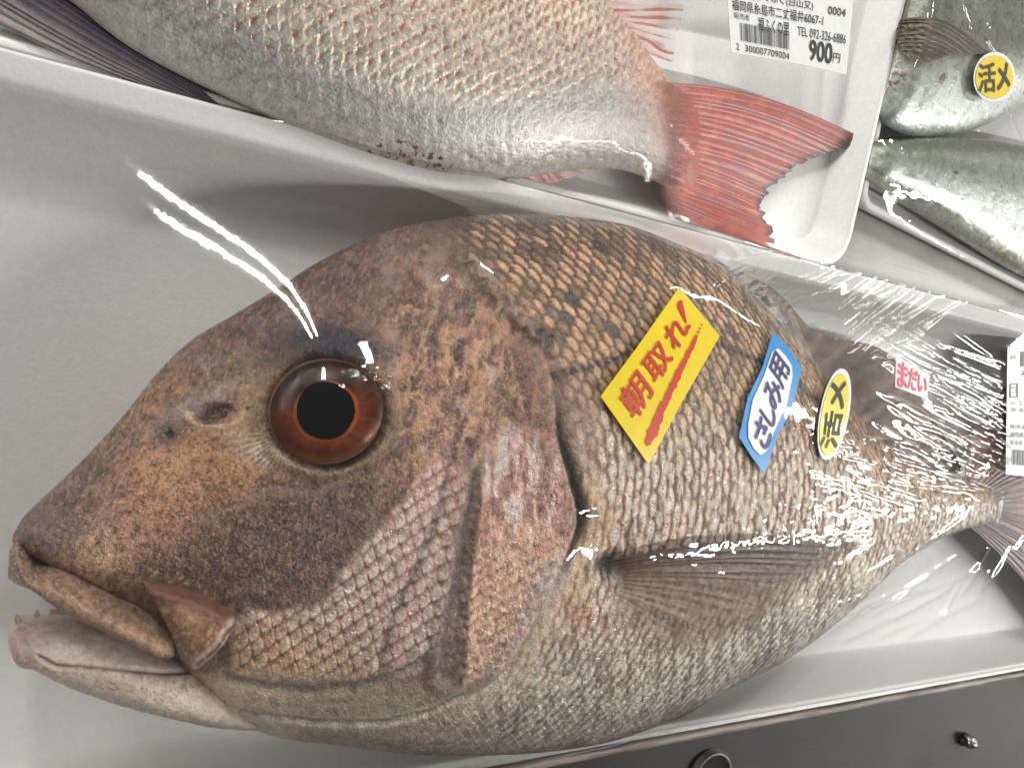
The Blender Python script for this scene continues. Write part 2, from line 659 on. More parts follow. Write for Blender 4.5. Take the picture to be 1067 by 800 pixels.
# ------------------------------------------------------------------ foam trays
FOAM = ramp_mat('white_foam', (0.74, 0.735, 0.725), (0.79, 0.785, 0.775), 420.0, rough=0.42, spec=0.4, bump=0.12, bscale=900.0, detail=5, sss=0.0)
FOAM2 = ramp_mat('translucent_white_foam', (0.80, 0.795, 0.785), (0.86, 0.855, 0.845), 420.0, rough=0.38, spec=0.4, bump=0.1, bscale=900.0, detail=5, sss=0.0)


def inset_poly(poly, d, r, seg=8):
    """quad moved inwards by d with corners rounded to r"""
    poly = np.asarray(poly, float)
    n = len(poly)
    L = []
    for i in range(n):
        a, b = poly[i], poly[(i + 1) % n]
        t = (b - a) / np.linalg.norm(b - a)
        nn = np.array([-t[1], t[0]])                 # inward for counter-clockwise
        dd = d[i] if hasattr(d, '__len__') else d
        L.append((a + nn * dd, t))
    pts = []
    for i in range(n):
        p, t = L[i - 1]
        q, u = L[i]
        A = np.array([t, -u]).T
        k = np.linalg.solve(A, q - p)
        c = p + t * k[0]
        ang = math.acos(np.clip(np.dot(-t, u), -1, 1))
        e = r / math.tan(ang / 2)
        s0, s1 = c - t * e, c + u * e
        for j in range(seg + 1):
            w = j / seg
            pts.append((1 - w) ** 2 * s0 + 2 * w * (1 - w) * c + w * w * s1)
    return np.array(pts)


def tray(name, poly, prof, mat, r0=0.028, wear=None):
    """prof: list of (inset, z); starts at the middle of the floor, ends below the outside"""
    rings = []
    for d, z in prof:
        dm = max(d) if hasattr(d, '__len__') else d
        p = inset_poly(poly, d, max(r0 - dm * 0.45, 0.006))
        # split each side so that the walls can bow a little
        rings.append(np.concatenate([p, np.full((len(p), 1), z)], 1))
    n = len(rings[0])
    V = np.concatenate(rings)
    F = [tuple(range(n))]
    for k in range(len(rings) - 1):
        for j in range(n):
            F.append((k * n + j, (k + 1) * n + j, (k + 1) * n + (j + 1) % n, k * n + (j + 1) % n))
    F.append(tuple((len(rings) - 1) * n + j for j in range(n)))
    o = mesh_obj(name, V, F, mat)
    m = o.modifiers.new('soft', 'BEVEL')
    m.width = 0.0012
    m.segments = 3
    m.limit_method = 'ANGLE'
    m.angle_limit = math.radians(20)
    return o

ZR = 0.0215                                           # rim of the big tray
_a, _b, _c, _d2 = unp(0, 49, ZR), unp(700, 250, ZR), unp(1067, 697, ZR), unp(640, 769, ZR)
RIM_FAR0, RIM_FAR1 = _a[1], unp(1067, 331, ZR)[1]
YF = (RIM_FAR0 + RIM_FAR1) / 2
YN = (_c[1] + _d2[1]) / 2
MAIN = [(-0.105, YN), (0.60, YN), (0.60, YF), (-0.105, YF)]


def prof_main(d):
    return [((0.0160, 0.05, 0.036, 0.03), 0.003), ((0.0148, 0.045, 0.031, 0.026), 0.0033), ((0.0128, 0.04, 0.0245, 0.022), 0.0046), ((0.0104, 0.03, 0.0185, 0.017), 0.0075), ((0.0078, 0.02, 0.0150, 0.011), 0.0117), ((0.0056, 0.010, 0.0118, 0.008), 0.0160), ((0.0038, 0.004, 0.0098, 0.0045), ZR - 0.0016), ((0.0030, 0.003, 0.0075, 0.0032), ZR),
            ((0.0004, 0.0004, 0.0004, 0.0004), ZR), ((-0.0002, -0.0002, -0.0002, -0.0002), ZR - 0.002), ((0.0012, 0.0012, 0.0012, 0.0012), ZR - 0.0022), ((0.006, 0.02, 0.008, 0.012), 0.0005)]


main_tray = tray('foam_tray', MAIN, prof_main(0.0), FOAM, r0=0.03)
tag(main_tray, 'large white foam tray holding the big whole sea bream in front', 'tray')
print('main tray', MAIN)

# second tray, behind: traced corner and right edge, real size
Z2 = 0.016
t2 = [unp(-260, -75, Z2)[:2], unp(876, 294, Z2)[:2], unp(968, -90, Z2)[:2], unp(300, -520, Z2)[:2]]
_y = YF + 0.0008
t2[0] = np.array([-0.12, _y])
p_corner = unp(878, 296, Z2)[:2]
t2[1] = np.array([p_corner[0], max(_y, p_corner[1])])
t2[3] = np.array([-0.12, 0.30])
t2[2] = unp(1000, -240, Z2)[:2]
TR2 = [tuple(p) for p in t2]
print('tray2', TR2)
second_tray = tray('foam_tray', TR2, [((0.018,) * 4, 0.003), ((0.012,) * 4, 0.0036), ((0.0065,) * 4, 0.010), ((0.0035,) * 4, Z2 - 0.001), ((0.0028,) * 4, Z2), ((0.0004,) * 4, Z2), ((-0.0002,) * 4, Z2 - 0.002), ((0.0012,) * 4, Z2 - 0.0022), ((0.006,) * 4, 0.0005)], FOAM2, r0=0.022)
tag(second_tray, 'white foam tray behind, with the red tailed bream and a 900 yen label', 'tray')

# third tray at the upper right, turned
Z3 = 0.012
e0, e1 = unp(893, 212, Z3)[:2], unp(1067, 301, Z3)[:2]
dr = (e1 - e0) / np.linalg.norm(e1 - e0)
nr_ = np.array([-dr[1], dr[0]])
s0 = e0 + dr * 0.0030
# it starts beside the second tray and runs out of the picture
TR3 = [tuple(s0 + dr * 0.0), tuple(s0 + dr * 0.36), tuple(s0 + dr * 0.36 + nr_ * 0.17), tuple(s0 + nr_ * 0.17)]
print('tray3', TR3)
third_tray = tray('foam_tray', TR3, [((0.018,) * 4, 0.003), ((0.012,) * 4, 0.0036), ((0.0065,) * 4, 0.008), ((0.0038,) * 4, Z3 - 0.001), ((0.003,) * 4, Z3), ((0.0004,) * 4, Z3), ((-0.0002,) * 4, Z3 - 0.002), ((0.0012,) * 4, Z3 - 0.0022), ((0.005,) * 4, 0.0005)], FOAM2, r0=0.008)
tag(third_tray, 'white foam tray with two silver mackerel at the upper right', 'tray')
for t_ in (main_tray, second_tray, third_tray):
    t_['group'] = 'wrapped fish trays'

# ------------------------------------------------------------------ the big sea bream
ZM = 0.033
BODY = [  # upper outline, lower outline (photograph pixels), half thickness, height of the middle
    (14, 556, 14, 570, .0020, ZM), (22, 541, 32, 578, .0075, ZM), (35, 527, 62, 592, .0108, ZM), (60, 504, 104, 616, .0140, ZM),
    (95, 470, 150, 645, .0168, ZM), (130, 431, 192, 700, .0195, ZM), (165, 387, 232, 742, .0220, ZM), (200, 354, 270, 763, .0245, ZM),
    (240, 330, 308, 772, .0262, ZM), (288, 301, 350, 777, .0278, ZM), (330, 274, 390, 782, .0290, ZM), (372, 253, 430, 786, .0297, ZM),
    (420, 236, 472, 787, .0300, ZM), (480, 226, 516, 786, .0300, ZM), (540, 223, 560, 783, .0300, ZM), (600, 226, 604, 777, .0298, ZM),
    (650, 234, 646, 767, .0292, ZM), (700, 252, 690, 750, .0283, ZM), (740, 271, 728, 731, .0272, ZM), (780, 304, 765, 711, .0258, ZM),
    (815, 340, 802, 693, .0242, ZM - .0005), (850, 384, 842, 665, .0222, ZM - .001), (885, 428, 877, 635, .0195, ZM - .0015), (920, 463, 914, 599, .0165, ZM - .002),
    (960, 488, 956, 569, .0130, ZM - .003), (1000, 502, 1000, 551, .0100, ZM - .004), (1024, 506, 1024, 546, .0070, ZM - .0045)]
fish = empty('sea_bream', tuple(unp(540, 500, 0.003)))
tag(fish, 'big whole brown and silver sea bream with red brown eye lying in the front tray', 'fish')

S1 = Surf(BODY, 1000, 520)
X, Y = S1.px.ravel(), S1.py.ravel()
WX, WY = S1.P[..., 0].ravel(), S1.P[..., 1].ravel()
f = np.broadcast_to((S1.c + 1) / 2, S1.px.shape).ravel()          # 0 belly, 1 back
TS = np.broadcast_to(S1.t[:, None], S1.px.shape).ravel()
topside = np.broadcast_to((np.arange(S1.nr) < S1.nt), S1.px.shape).ravel()

GILL = [(556, 330), (566, 372), (574, 410), (578, 455), (590, 500), (598, 540), (588, 575), (568, 615), (548, 655), (524, 690), (500, 716), (476, 730)]
PREOP = [(500, 470), (494, 505), (486, 545), (478, 600), (472, 650), (466, 700)]
PREOP2 = [(470, 480), (455, 540), (436, 590), (410, 640), (396, 690)]
LATERAL = [(574, 393), (600, 386), (640, 375), (665, 362), (700, 350), (735, 352), (770, 366), (806, 382), (850, 415), (900, 458), (960, 497), (1010, 520)]
EYE = (340, 429)
HEADLINE = [(430, 236), (470, 262), (505, 292), (535, 325), (556, 352), (570, 395)]

n1 = fbm(X / 26, Y / 26, 1)
n2 = fbm(X / 9, Y / 9, 2)
n3 = fbm(X / 3.6, Y / 3.6, 3, 3)
nl = fbm(X / 90, Y / 90, 4)
wx_, wy_ = X + 14 * (n1 - .5), Y + 14 * (fbm(X / 26, Y / 26, 9) - .5)

# left or right of the gill opening
gy = np.array([p[1] for p in GILL])
gx = np.array([p[0] for p in GILL])
gill_x = hermite(np.clip(Y, gy[0], gy[-1]), gy, gx)[:, 0]
hx = np.interp(Y, [225, 262, 292, 325, 352, 395, 455, 540, 600, 655, 716, 740, 790], [440, 470, 503, 535, 556, 572, 580, 598, 576, 548, 500, 470, 380])
_sw = np.interp(Y, [225, 380, 430, 700], [44, 30, 7, 12])
head = 1 - ss(-1, 1, (wx_ + 16 * (n2 - .5) - hx) / _sw)
gd = X - gill_x                                                       # distance right of the gill edge
gmask = ss(340, 400, Y) * (1 - ss(690, 735, Y))

# --- body colours from belly to back
stops = [0.0, .06, .16, .30, .44, .58, .70, .82, .93, 1.0]
cols = [al(98, 95, 89), al(134, 131, 123), al(158, 154, 143), al(172, 167, 155), al(176, 166, 150), al(160, 146, 126), al(142, 124, 98), al(126, 106, 80), al(106, 84, 62), al(62, 50, 40)]
C = np.stack([np.interp(np.clip(f + .05 * (nl - .5), 0, 1), stops, [c[k] for c in cols]) for k in range(3)], 1)
# warm gold behind the gill cover, olive towards the tail
mixc(C, al(178, 142, 98), .75 * blob(wx_, wy_, 628, 545, 62, 90) * (1 - head))
mixc(C, al(170, 136, 92), .6 * blob(wx_, wy_, 596, 640, 70, 60, -35) * (1 - head))
mixc(C, al(150, 118, 80), .5 * blob(wx_, wy_, 640, 420, 60, 60) * (1 - head))
mixc(C, al(126, 114, 84), .22 * ss(660, 800, X) * ss(.55, .8, f))
mixc(C, al(150, 138, 104), .5 * ss(880, 960, X) * ss(.42, .6, f))
mixc(C, al(92, 66, 46), .4 * blob(wx_, wy_, 540, 240, 120, 26, 0))

# --- scales on the body
_ft = np.linspace(0, 1, 201)
_dn = np.interp(_ft, [0, .5, .66, .85, 1], [25, 23, 30, 42, 44])
_rw = np.concatenate([[0], np.cumsum((_dn[1:] + _dn[:-1]) / 2 / 200)])
row = (np.interp(f, _ft, _rw) - 10.5) * np.interp(TS, [0, .45, .75, 1], [1, 1, .74, .44])
_kt = np.interp(_ft, [0, .18, .34, .52, .72, .9, 1], [-1.0, -.75, -.3, .05, 1.0, 1.5, 1.6])
_sh = np.concatenate([[0], np.cumsum((_kt[1:] + _kt[:-1]) / 2 / 200)]) * 21
_xt = np.linspace(-.1, .6, 701)
_ut = np.cumsum(1 / np.interp(_xt, [.05, .12, .20, .30, .42], [.0031, .0034, .0040, .0042, .0038])) * .001
u = np.interp(WX, _xt, _ut) + 1.6 * np.interp(f, _ft, _sh) * np.interp(TS, [.45, 1], [1, .6]) + .5 * (n1 - .5) + .30 * (n2 - .5)
v = row + .3 * (nl - .5) + .22 * (n2 - .5)
q, dv, rid = scales(u, v, .42)
wq, wdv, wr_ = slivers(u, v, .42)
taper = 1 - np.abs(2 * wdv) ** 5
body_s = (1 - head) * (.35 + .65 * ss(10, 70, gd + 200 * (1 - ss(380, 430, Y)))) * (.25 + .75 * ss(-10, 60, wx_ - hx + 100 * ss(380, 420, Y)))
belly = ss(.20, .05, f)
edge = np.exp(-(q / .11) ** 2)
front = ss(.70, 1.10, q)
side = ss(.28, .5, np.abs(dv))
back = ss(.55, .78, f)
mid = ss(.02, .12, f) * (1 - back)
# silver flank: red brown root, pale free part
C *= (1 - .50 * body_s * mid)[:, None]
mixc(C, al(160, 124, 94), .55 * body_s * mid * ss(.12, .3, f) * (.4 + .6 * n1))
bm = ss(.16, .40, f)
red = bm * ss(1000, 700, X) * (.55 + .45 * ss(.35, .65, nl))
mixc(C, al(104, 62, 44), .92 * body_s * mid * red * (1 - ss(.10, .40, wq) * taper))
mixc(C, al(84, 76, 68), .9 * body_s * mid * (1 - red) * (1 - ss(.10, .38, wq) * taper))
mixc(C, al(92, 70, 58), .75 * body_s * mid * ss(.88, .98, wq))
_pm = np.clip(body_s * mid * ss(.22, .46, wq) * (1 - ss(.66, .90, wq)) * taper * (.50 + .70 * wr_), 0, 1)
_h2 = hsh(wr_ * 57, wr_ * 191)
_pearl = al(240, 238, 226)[None, :] * (1 + np.stack([.10 * (_h2 - .5), .06 * (.5 - np.abs(_h2 - .5)), .22 * (.5 - _h2)], 1))
C += (_pearl - C) * _pm[:, None]
# back: gold plates with dark rims, in rows that run down and back
mixc(C, al(70, 50, 40), .74 * body_s * back * np.maximum(1 - ss(.06, .30, wq) * taper, ss(.86, .97, wq)))
mixc(C, al(188, 154, 120), .8 * body_s * back * ss(.28, .48, wq) * (1 - ss(.66, .88, wq)) * taper * (.3 + .8 * wr_) * (1 - .55 * ss(.86, 1, f)))
mixc(C, al(64, 62, 78), .8 * body_s * back * (hsh(wr_ * 313, wr_ * 71) > .978) * ss(.1, .3, wq))
C *= (1 + .55 * (rid - .5) * body_s)[:, None]
# streaky sheen along the flank scales, painted into the colour
st = fbm(X / 2.6, Y / 16, 21, 3)
mixc(C, al(226, 228, 218), .45 * body_s * mid * ss(.5, .75, st))
mixc(C, al(104, 80, 66), .42 * body_s * mid * ss(.5, .3, st))

# --- head
Hc = np.tile(al(108, 84, 74), (len(X), 1))
mixc(Hc, al(92, 70, 62), .8 * blob(wx_, wy_, 330, 310, 120, 60, -25))
mixc(Hc, al(112, 92, 72), .7 * blob(wx_, wy_, 470, 340, 80, 80))
mixc(Hc, al(104, 86, 84), .8 * blob(wx_, wy_, 55, 545, 55, 40, -40))
mixc(Hc, al(90, 76, 70), .6 * blob(wx_, wy_, 110, 490, 60, 45, -45))
mixc(Hc, al(180, 138, 100), .9 * blob(wx_, wy_, 175, 500, 62, 78, 25))
mixc(Hc, al(164, 124, 82), .8 * blob(wx_, wy_, 245, 490, 50, 50, 0))
mixc(Hc, al(184, 160, 128), .85 * blob(wx_, wy_, 112, 574, 36, 34, 20))
mixc(Hc, al(150, 116, 78), .75 * blob(wx_, wy_, 165, 420, 40, 26, -30))
mixc(Hc, al(158, 134, 98), .7 * blob(wx_, wy_, 262, 415, 30, 34, 0))
mixc(Hc, al(150, 140, 124), .75 * blob(wx_, wy_, 268, 468, 26, 14, 20))
mixc(Hc, al(92, 70, 62), .92 * blob(wx_, wy_, 295, 562, 112, 58, -22, 1.7))
mixc(Hc, al(84, 66, 57), .75 * blob(wx_, wy_, 215, 598, 62, 30, 8))
mixc(Hc, al(136, 108, 80), .45 * blob(wx_, wy_, 420, 420, 46, 90, 0))
mixc(Hc, al(118, 88, 66), .6 * blob(wx_, wy_, 440, 500, 40, 60, 0))
mixc(Hc, al(140, 100, 76), .5 * blob(wx_, wy_, 525, 430, 36, 44, 0))
# cover of the gill: pink grey plates above, orange gold scales below
mixc(Hc, al(150, 138, 134), .85 * blob(wx_, wy_, 535, 500, 42, 46, 0, 1.6))
mixc(Hc, al(154, 140, 122), .8 * blob(wx_, wy_, 545, 570, 44, 50, 10, 1.5))
mixc(Hc, al(168, 150, 130), .8 * blob(wx_, wy_, 512, 650, 44, 62, 22, 1.6))
mixc(Hc, al(116, 90, 78), .8 * blob(wx_, wy_, 440, 600, 30, 110, 14, 1.6))
mixc(Hc, al(116, 100, 98), .6 * blob(wx_, wy_, 425, 660, 26, 50, 14, 1.4))
# chin and throat
mixc(Hc, al(216, 206, 182), ss(680, 722, wy_) * ss(400, 200, X) * .95)
mixc(Hc, al(140, 132, 116), ss(690, 735, wy_) * ss(260, 400, X))
mixc(Hc, al(140, 132, 112), .6 * blob(wx_, wy_, 350, 735, 120, 14, 3))
# mottling and grain
mixc(Hc, al(132, 106, 90), .35 * ss(.50, .74, n2) * (1 - ss(680, 700, Y)) * (.25 + .75 * ss(.42, .62, nl)))
mixc(Hc, al(84, 64, 58), .35 * ss(.50, .30, n2) * (1 - ss(680, 700, Y)))
mixc(Hc, al(120, 78, 66), .5 * ss(.5, .66, fbm(X / 15, Y / 15, 31)) * ss(380, 450, X) * ss(240, 260, Y) * (1 - ss(560, 600, Y)))
hf = fbm(X / 2.2 + Y / 6, Y / 4.5, 33, 3)
mixc(Hc, al(190, 158, 110), .62 * ss(.58, .76, hf) * np.maximum.reduce([blob(X, Y, 180, 500, 90, 100), blob(X, Y, 110, 580, 60, 40), blob(X, Y, 430, 430, 60, 90), blob(X, Y, 260, 430, 60, 60)]))
mixc(Hc, al(152, 122, 104), .5 * ss(.56, .74, hf) * (1 - ss(690, 720, Y)))
mixc(Hc, al(54, 38, 34), .6 * ss(.44, .25, hf) * (1 - ss(690, 720, Y)))

Hc *= np.array([.93, .86, .87])[None, :] * (1 + .45 * polymask(wx_, wy_, [(500, 470), (540, 440), (580, 450), (594, 520), (590, 570), (546, 655), (520, 694), (480, 714), (466, 700), (480, 620)], 8))[:, None]
# --- scaled cheek: grey cells in a net of red brown
CHEEK = [(452, 470), (490, 492), (478, 560), (468, 620), (458, 672), (430, 700), (380, 706), (310, 702), (246, 698), (246, 650), (262, 640), (330, 636), (352, 606), (390, 560), (425, 515)]
mck = polymask(wx_, wy_, CHEEK, 9) 
a = math.radians(20)
cu, cv = (X * math.cos(a) + Y * math.sin(a)) / 8.6, (-X * math.sin(a) + Y * math.cos(a)) / 23.0
q2, dv2, rid2 = scales(cu + .25 * (n1 - .5), cv + .25 * (nl - .5) + .1 * (n2 - .5), 1.0)
net = np.maximum(np.exp(-(q2 / .30) ** 2), ss(1.15, 1.65, q2) * .9)
cell = al(158, 146, 140)
lowgold = ss(610, 690, Y) * ss(440, 300, X)
mixc(Hc, cell, mck * .85)
mixc(Hc, al(168, 138, 100), mck * lowgold * .8)
mixc(Hc, al(196, 188, 182), mck * .75 * ss(.25, .5, q2) * (1 - ss(.7, 1.1, q2)) * rid2)
mixc(Hc, al(92, 44, 30), mck * net * .98)
mixc(Hc, al(190, 170, 130), mck * lowgold * .7 * (1 - ss(.35, .5, np.abs(dv2))) * ss(.2, .4, q2) * (1 - ss(.6, .9, q2)) * rid2)
# scaled gill cover
OPER = [(500, 520), (540, 470), (572, 470), (590, 520), (590, 570), (566, 612), (546, 655), (520, 692), (480, 712), (468, 700), (480, 620)]
mop = polymask(wx_, wy_, OPER, 6)
a = math.radians(24)
cu, cv = (X * math.cos(a) + Y * math.sin(a)) / 6.2, (-X * math.sin(a) + Y * math.cos(a)) / 19.0
q3, dv3, rid3 = scales(cu + .5 * (n1 - .5), cv + .5 * (nl - .5) + .2 * (n2 - .5), .95)
low = ss(540, 600, Y)
mixc(Hc, al(124, 84, 64), mop * (.30 + .48 * low) * np.maximum(np.exp(-(q3 / .24) ** 2), ss(1.1, 1.6, q3)) * ss(490, 560, Y))
mixc(Hc, al(226, 212, 184), mop * .95 * low * ss(.2, .4, q3) * (1 - ss(.6, .9, q3)) * rid3)
vst = fbm(X / 5, Y / 26, 41, 3)
# wrinkled skin between the eye and the gill cover
wm = np.maximum(blob(X, Y, 480, 400, 95, 120, 0, 1.6), .8 * blob(X, Y, 520, 330, 60, 70)) * ss(398, 425, np.hypot(X - 340, (Y - 429) * 1.05) + 340)
wr = ridged((X + .18 * Y) / 13 + 1.6 * n1, Y / 30 + 1.2 * n2, 43, 3)
mixc(Hc, al(176, 142, 106), .62 * wm * ss(.60, .80, wr))  # pale highlights on the wrinkle crests, painted into the colour
mixc(Hc, al(70, 52, 46), .60 * wm * ss(.52, .34, wr))
mixc(Hc, al(156, 144, 140), .45 * wm * ss(.58, .72, fbm(X / 17, Y / 22, 45, 3)))
mixc(Hc, al(128, 84, 66), .45 * wm * ss(.56, .70, fbm(X / 12, Y / 18, 47, 3)))
mixc(Hc, al(126, 106, 108), .45 * np.maximum.reduce([blob(X, Y, 70, 530, 60, 40, -40), blob(X, Y, 250, 350, 90, 30, -30), blob(X, Y, 420, 270, 90, 40, -10)]) * ss(.4, .65, n1))
mixc(Hc, al(186, 180, 176), .75 * blob(wx_, wy_, 540, 505, 40, 55, 0, 2) * ss(.5, .66, vst))
mixc(Hc, al(112, 80, 72), .65 * blob(wx_, wy_, 540, 505, 46, 70, 0, 2) * ss(.46, .34, vst))

Hc *= np.minimum(1, .78 / np.maximum(Hc.max(1), 1e-6))[:, None]
C += (Hc - C) * head[:, None]

# --- lines, grooves, marks
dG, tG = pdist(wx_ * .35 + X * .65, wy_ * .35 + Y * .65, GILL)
mixc(C, al(40, 27, 25), (.45 + .52 * ss(410, 460, Y) * (1 - ss(570, 625, Y))) * np.exp(-(np.maximum(gd - 1, 0) / np.interp(Y, [400, 480, 540, 600, 700], [5, 10, 14, 8, 4])) ** 2) * (gd > -2) * gmask * (dG < 22))  # shade of the gill opening painted beside its edge
mixc(C, al(126, 118, 118), .7 * np.exp(-((gd + 12) / 8) ** 2) * ss(560, 600, Y) * gmask * (n2 > .35))
mixc(C, al(150, 150, 150), .75 * blob(X, Y, 578, 604, 13, 40, 24, 1.5))
mixc(C, al(112, 82, 76), .65 * blob(wx_, wy_, 596, 430, 26, 50, -14, 1.4))
mixc(C, al(138, 126, 128), .7 * blob(wx_, wy_, 604, 450, 16, 38, -18, 1.2) * ss(.4, .6, n2))
dP, tP = pdist(wx_ * .3 + X * .7, Y, PREOP)
wP = 5 + 7 * tP
mixc(C, al(104, 100, 98), .62 * ss(1.15, .6, dP / wP) * ss(470, 500, Y))
mixc(C, al(80, 64, 58), .6 * np.exp(-((dP - wP - 2) / 3) ** 2) * (X < 500))
mixc(C, al(170, 160, 152), .25 * np.exp(-((dP - wP * .9) / 2.5) ** 2) * (n3 > .52))
dQ, tQ = pdist(wx_ * .4 + X * .6, Y, PREOP2)
mixc(C, al(78, 58, 62), .7 * np.exp(-(dQ / 5) ** 2))
mixc(C, al(122, 96, 90), .5 * np.exp(-((dQ - 15) / 9) ** 2) * (X > 395))
dL, tL = pdist(X + 5 * (n1 - .5), Y + 5 * (n2 - .5), LATERAL)
mixc(C, al(52, 44, 42), .95 * np.exp(-(dL / np.interp(X, [574, 660, 800, 1000], [6, 5, 3, 2])) ** 2) * (.5 + .5 * ss(.3, .7, q)) * ss(1000, 800, X))
# bone ridge running up to the nape
ridge = [(486, 268), (500, 286), (516, 300), (528, 318), (545, 336), (562, 346), (578, 360)]
dR, tR = pdist(wx_, wy_, ridge)
lump = ss(13, 4, dR) * ss(.36, .62, fbm(X / 10, Y / 10, 51, 2))
mixc(C, al(132, 116, 110), .55 * lump)
mixc(C, al(72, 66, 66), .55 * np.exp(-((dR - 11) / 4) ** 2) * ss(.4, .6, n2))
mixc(C, al(66, 64, 70), .7 * blob(X, Y, 566, 348, 18, 9, 40, 1.5))
# nostrils
nos1 = blob(X, Y, 224, 430, 24, 8, -26, 1.5)
nos2 = blob(X, Y, 175, 451, 5, 4.5)
nring = blob(X, Y, 174, 452, 17, 14, 0, 1.4)
mixc(C, al(128, 122, 128), .7 * blob(X, Y, 200, 424, 46, 10, -25))
mixc(C, al(84, 66, 62), .8 * nring)
mixc(C, al(116, 94, 78), .7 * blob(X, Y, 176, 451, 10, 9) )
mixc(C, al(74, 46, 46), .95 * nos1)
mixc(C, al(46, 30, 30), .95 * nos2)
mixc(C, al(176, 156, 124), .6 * np.exp(-((np.hypot((X - 224) / 27, (Y - 431) / 14) - 1.05) / .2) ** 2) * (Y > 428))
# around the eye
ex, ey = X - EYE[0], Y - EYE[1]
er = np.hypot(ex / 62, ey / 57)
mixc(C, al(112, 92, 62), .6 * np.exp(-((er - 1.15) / .16) ** 2))
mixc(C, al(30, 28, 56), .95 * blob(X, Y, 350, 359, 60, 19, 8, 1.4))
mixc(C, al(62, 48, 44), .6 * blob(X, Y, 300, 372, 46, 10, -14, 1.3))
mixc(C, al(150, 138, 124), .5 * np.exp(-((er - 1.10) / .06) ** 2) * ss(10, 40, ey) * (n3 > .4))
fan = np.sin(np.arctan2(Y - 452, X - 300) * 46 + 3 * n1)
mixc(C, al(196, 184, 158), .65 * blob(X, Y, 266, 468, 30, 12, 22) * (fan > 0))
# fine rays below the cheek bone
dB, tB = pdist(wx_, wy_, [(205, 540), (240, 530), (285, 508), (330, 512), (380, 492)])
mixc(C, al(120, 104, 96), .6 * np.exp(-(dB / 3) ** 2))
# dark pit at the root of the breast fin
pit = blob(X, Y, 634, 590, 15, 13, -30, 1.5)
mixc(C, al(44, 40, 42), .92 * pit)
mixc(C, al(150, 132, 130), .6 * blob(wx_, wy_, 652, 625, 16, 30, 10))
mixc(C, al(120, 120, 122), .5 * blob(wx_, wy_, 612, 690, 40, 14, -20))
mixc(C, al(150, 92, 52), .55 * blob(wx_, wy_, 606, 640, 22, 18, 0) * ss(.4, .6, hf))
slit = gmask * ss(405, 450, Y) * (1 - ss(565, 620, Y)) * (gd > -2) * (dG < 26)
mixc(C, al(20, 13, 12), .98 * slit * np.exp(-(np.maximum(gd - 1, 0) / np.interp(Y, [400, 450, 490, 535, 575, 620], [4, 10, 14, 15, 10, 3])) ** 4))  # dark gill interior, with its shade painted into the skin colour
mixc(C, al(150, 120, 104), .6 * gmask * np.exp(-((gd + 4) / 3) ** 2) * (n3 > .4))
# belly: tiny scales, grey speckle
bu, bv = WX / .0016, WY / .0026
q4, dv4, rid4 = scales(bu - bv * .45 + .4 * (n1 - .5), bv + .4 * (n2 - .5), .9)
bell = (1 - ss(.12, .26, f)) * ss(380, 470, X) * ss(700, 640, X + (700 - Y) * .6)
mixc(C, al(112, 104, 96), .55 * bell * np.exp(-(q4 / .2) ** 2))
mixc(C, al(176, 172, 160), .45 * bell * ss(.25, .5, q4) * (1 - ss(.8, 1.1, q4)) * rid4)
mixc(C, al(138, 108, 92), .4 * bell * blob(X, Y, 450, 760, 80, 34, -12))
# lower face edge crease
dC, _t = pdist(wx_ * .2 + X * .8, wy_ * .2 + Y * .8, [(236, 706), (270, 716), (330, 720), (390, 712), (440, 690), (456, 668)])
mixc(C, al(92, 90, 84), .7 * np.exp(-(dC / 5) ** 2))
dC2, _t = pdist(X, Y, [(250, 742), (330, 752), (400, 752), (450, 740), (480, 722)])
mixc(C, al(100, 96, 88), .55 * np.exp(-(dC2 / 4) ** 2))
mixc(C, al(190, 184, 170), .4 * np.exp(-((dC2 - 4) / 2.5) ** 2))
C *= (1 + .28 * mck * head)[:, None]
C = np.clip(C * (1 + .22 * (n3 - .5))[:, None], .004, .88)
_lum = C @ np.array([.25, .6, .15])
C *= np.clip((_lum / .21) ** (.45 + .18 * (1 - head)), .28, 1.7)[:, None]
C *= np.minimum(1, .82 / np.maximum(C.max(1), 1e-6))[:, None]
C *= np.where(head[:, None] > .5, np.array([1.04, .985, .965])[None, :], np.array([1.07, .985, .94])[None, :])
C *= np.minimum(1, .78 / np.maximum(C.max(1), 1e-6))[:, None]
C = np.clip(C, .004, .86)

# --- relief
mm = .001
h = np.zeros(len(X))
h += body_s * (1 - .4 * belly) * .22 * mm * np.sin(math.pi * np.clip(wq * .9 + .02, 0, 1)) ** .8 * taper + body_s * .10 * mm * wq - body_s * .05 * mm
h += body_s * .16 * mm * (st - .5) * mid
h += mck * .34 * mm * (ss(0, .3, q2) * (1 - ss(.5, 1.5, q2)))
h += mop * .30 * mm * (ss(0, .3, q3) * (1 - ss(.5, 1.5, q3))) * (.4 + .6 * low)
h += bell * .22 * mm * (1 - ss(0, 1.2, q4))
h += head * .55 * mm * (n1 - .5) + head * .42 * mm * (n2 - .5) + head * .16 * mm * (hf - .5)
h += wm * .9 * mm * (wr - .6)
h += mop * .5 * mm * (vst - .5) * (1 - low)
h += 3.0 * mm * np.exp(gd / 40) * (gd < 0) * gmask * ss(60, 8, dG) + 3.0 * mm * (gd >= 0) * np.exp(-(gd / 1.8) ** 2) * gmask * (dG < 22)
h -= (1.1 + 1.6 * ss(410, 460, Y) * (1 - ss(570, 625, Y))) * mm * np.exp(-((gd - 7) / 8) ** 2) * gmask * (dG < 30)
h -= 1.2 * mm * ss(1.3, .5, dP / wP) * ss(470, 500, Y)
h += .9 * mm * np.exp(-((dP - wP * 1.5) / 6) ** 2)
h -= .9 * mm * np.exp(-(dQ / 6) ** 2)
h -= .35 * mm * np.exp(-(dL / 4) ** 2) * ss(1000, 800, X)
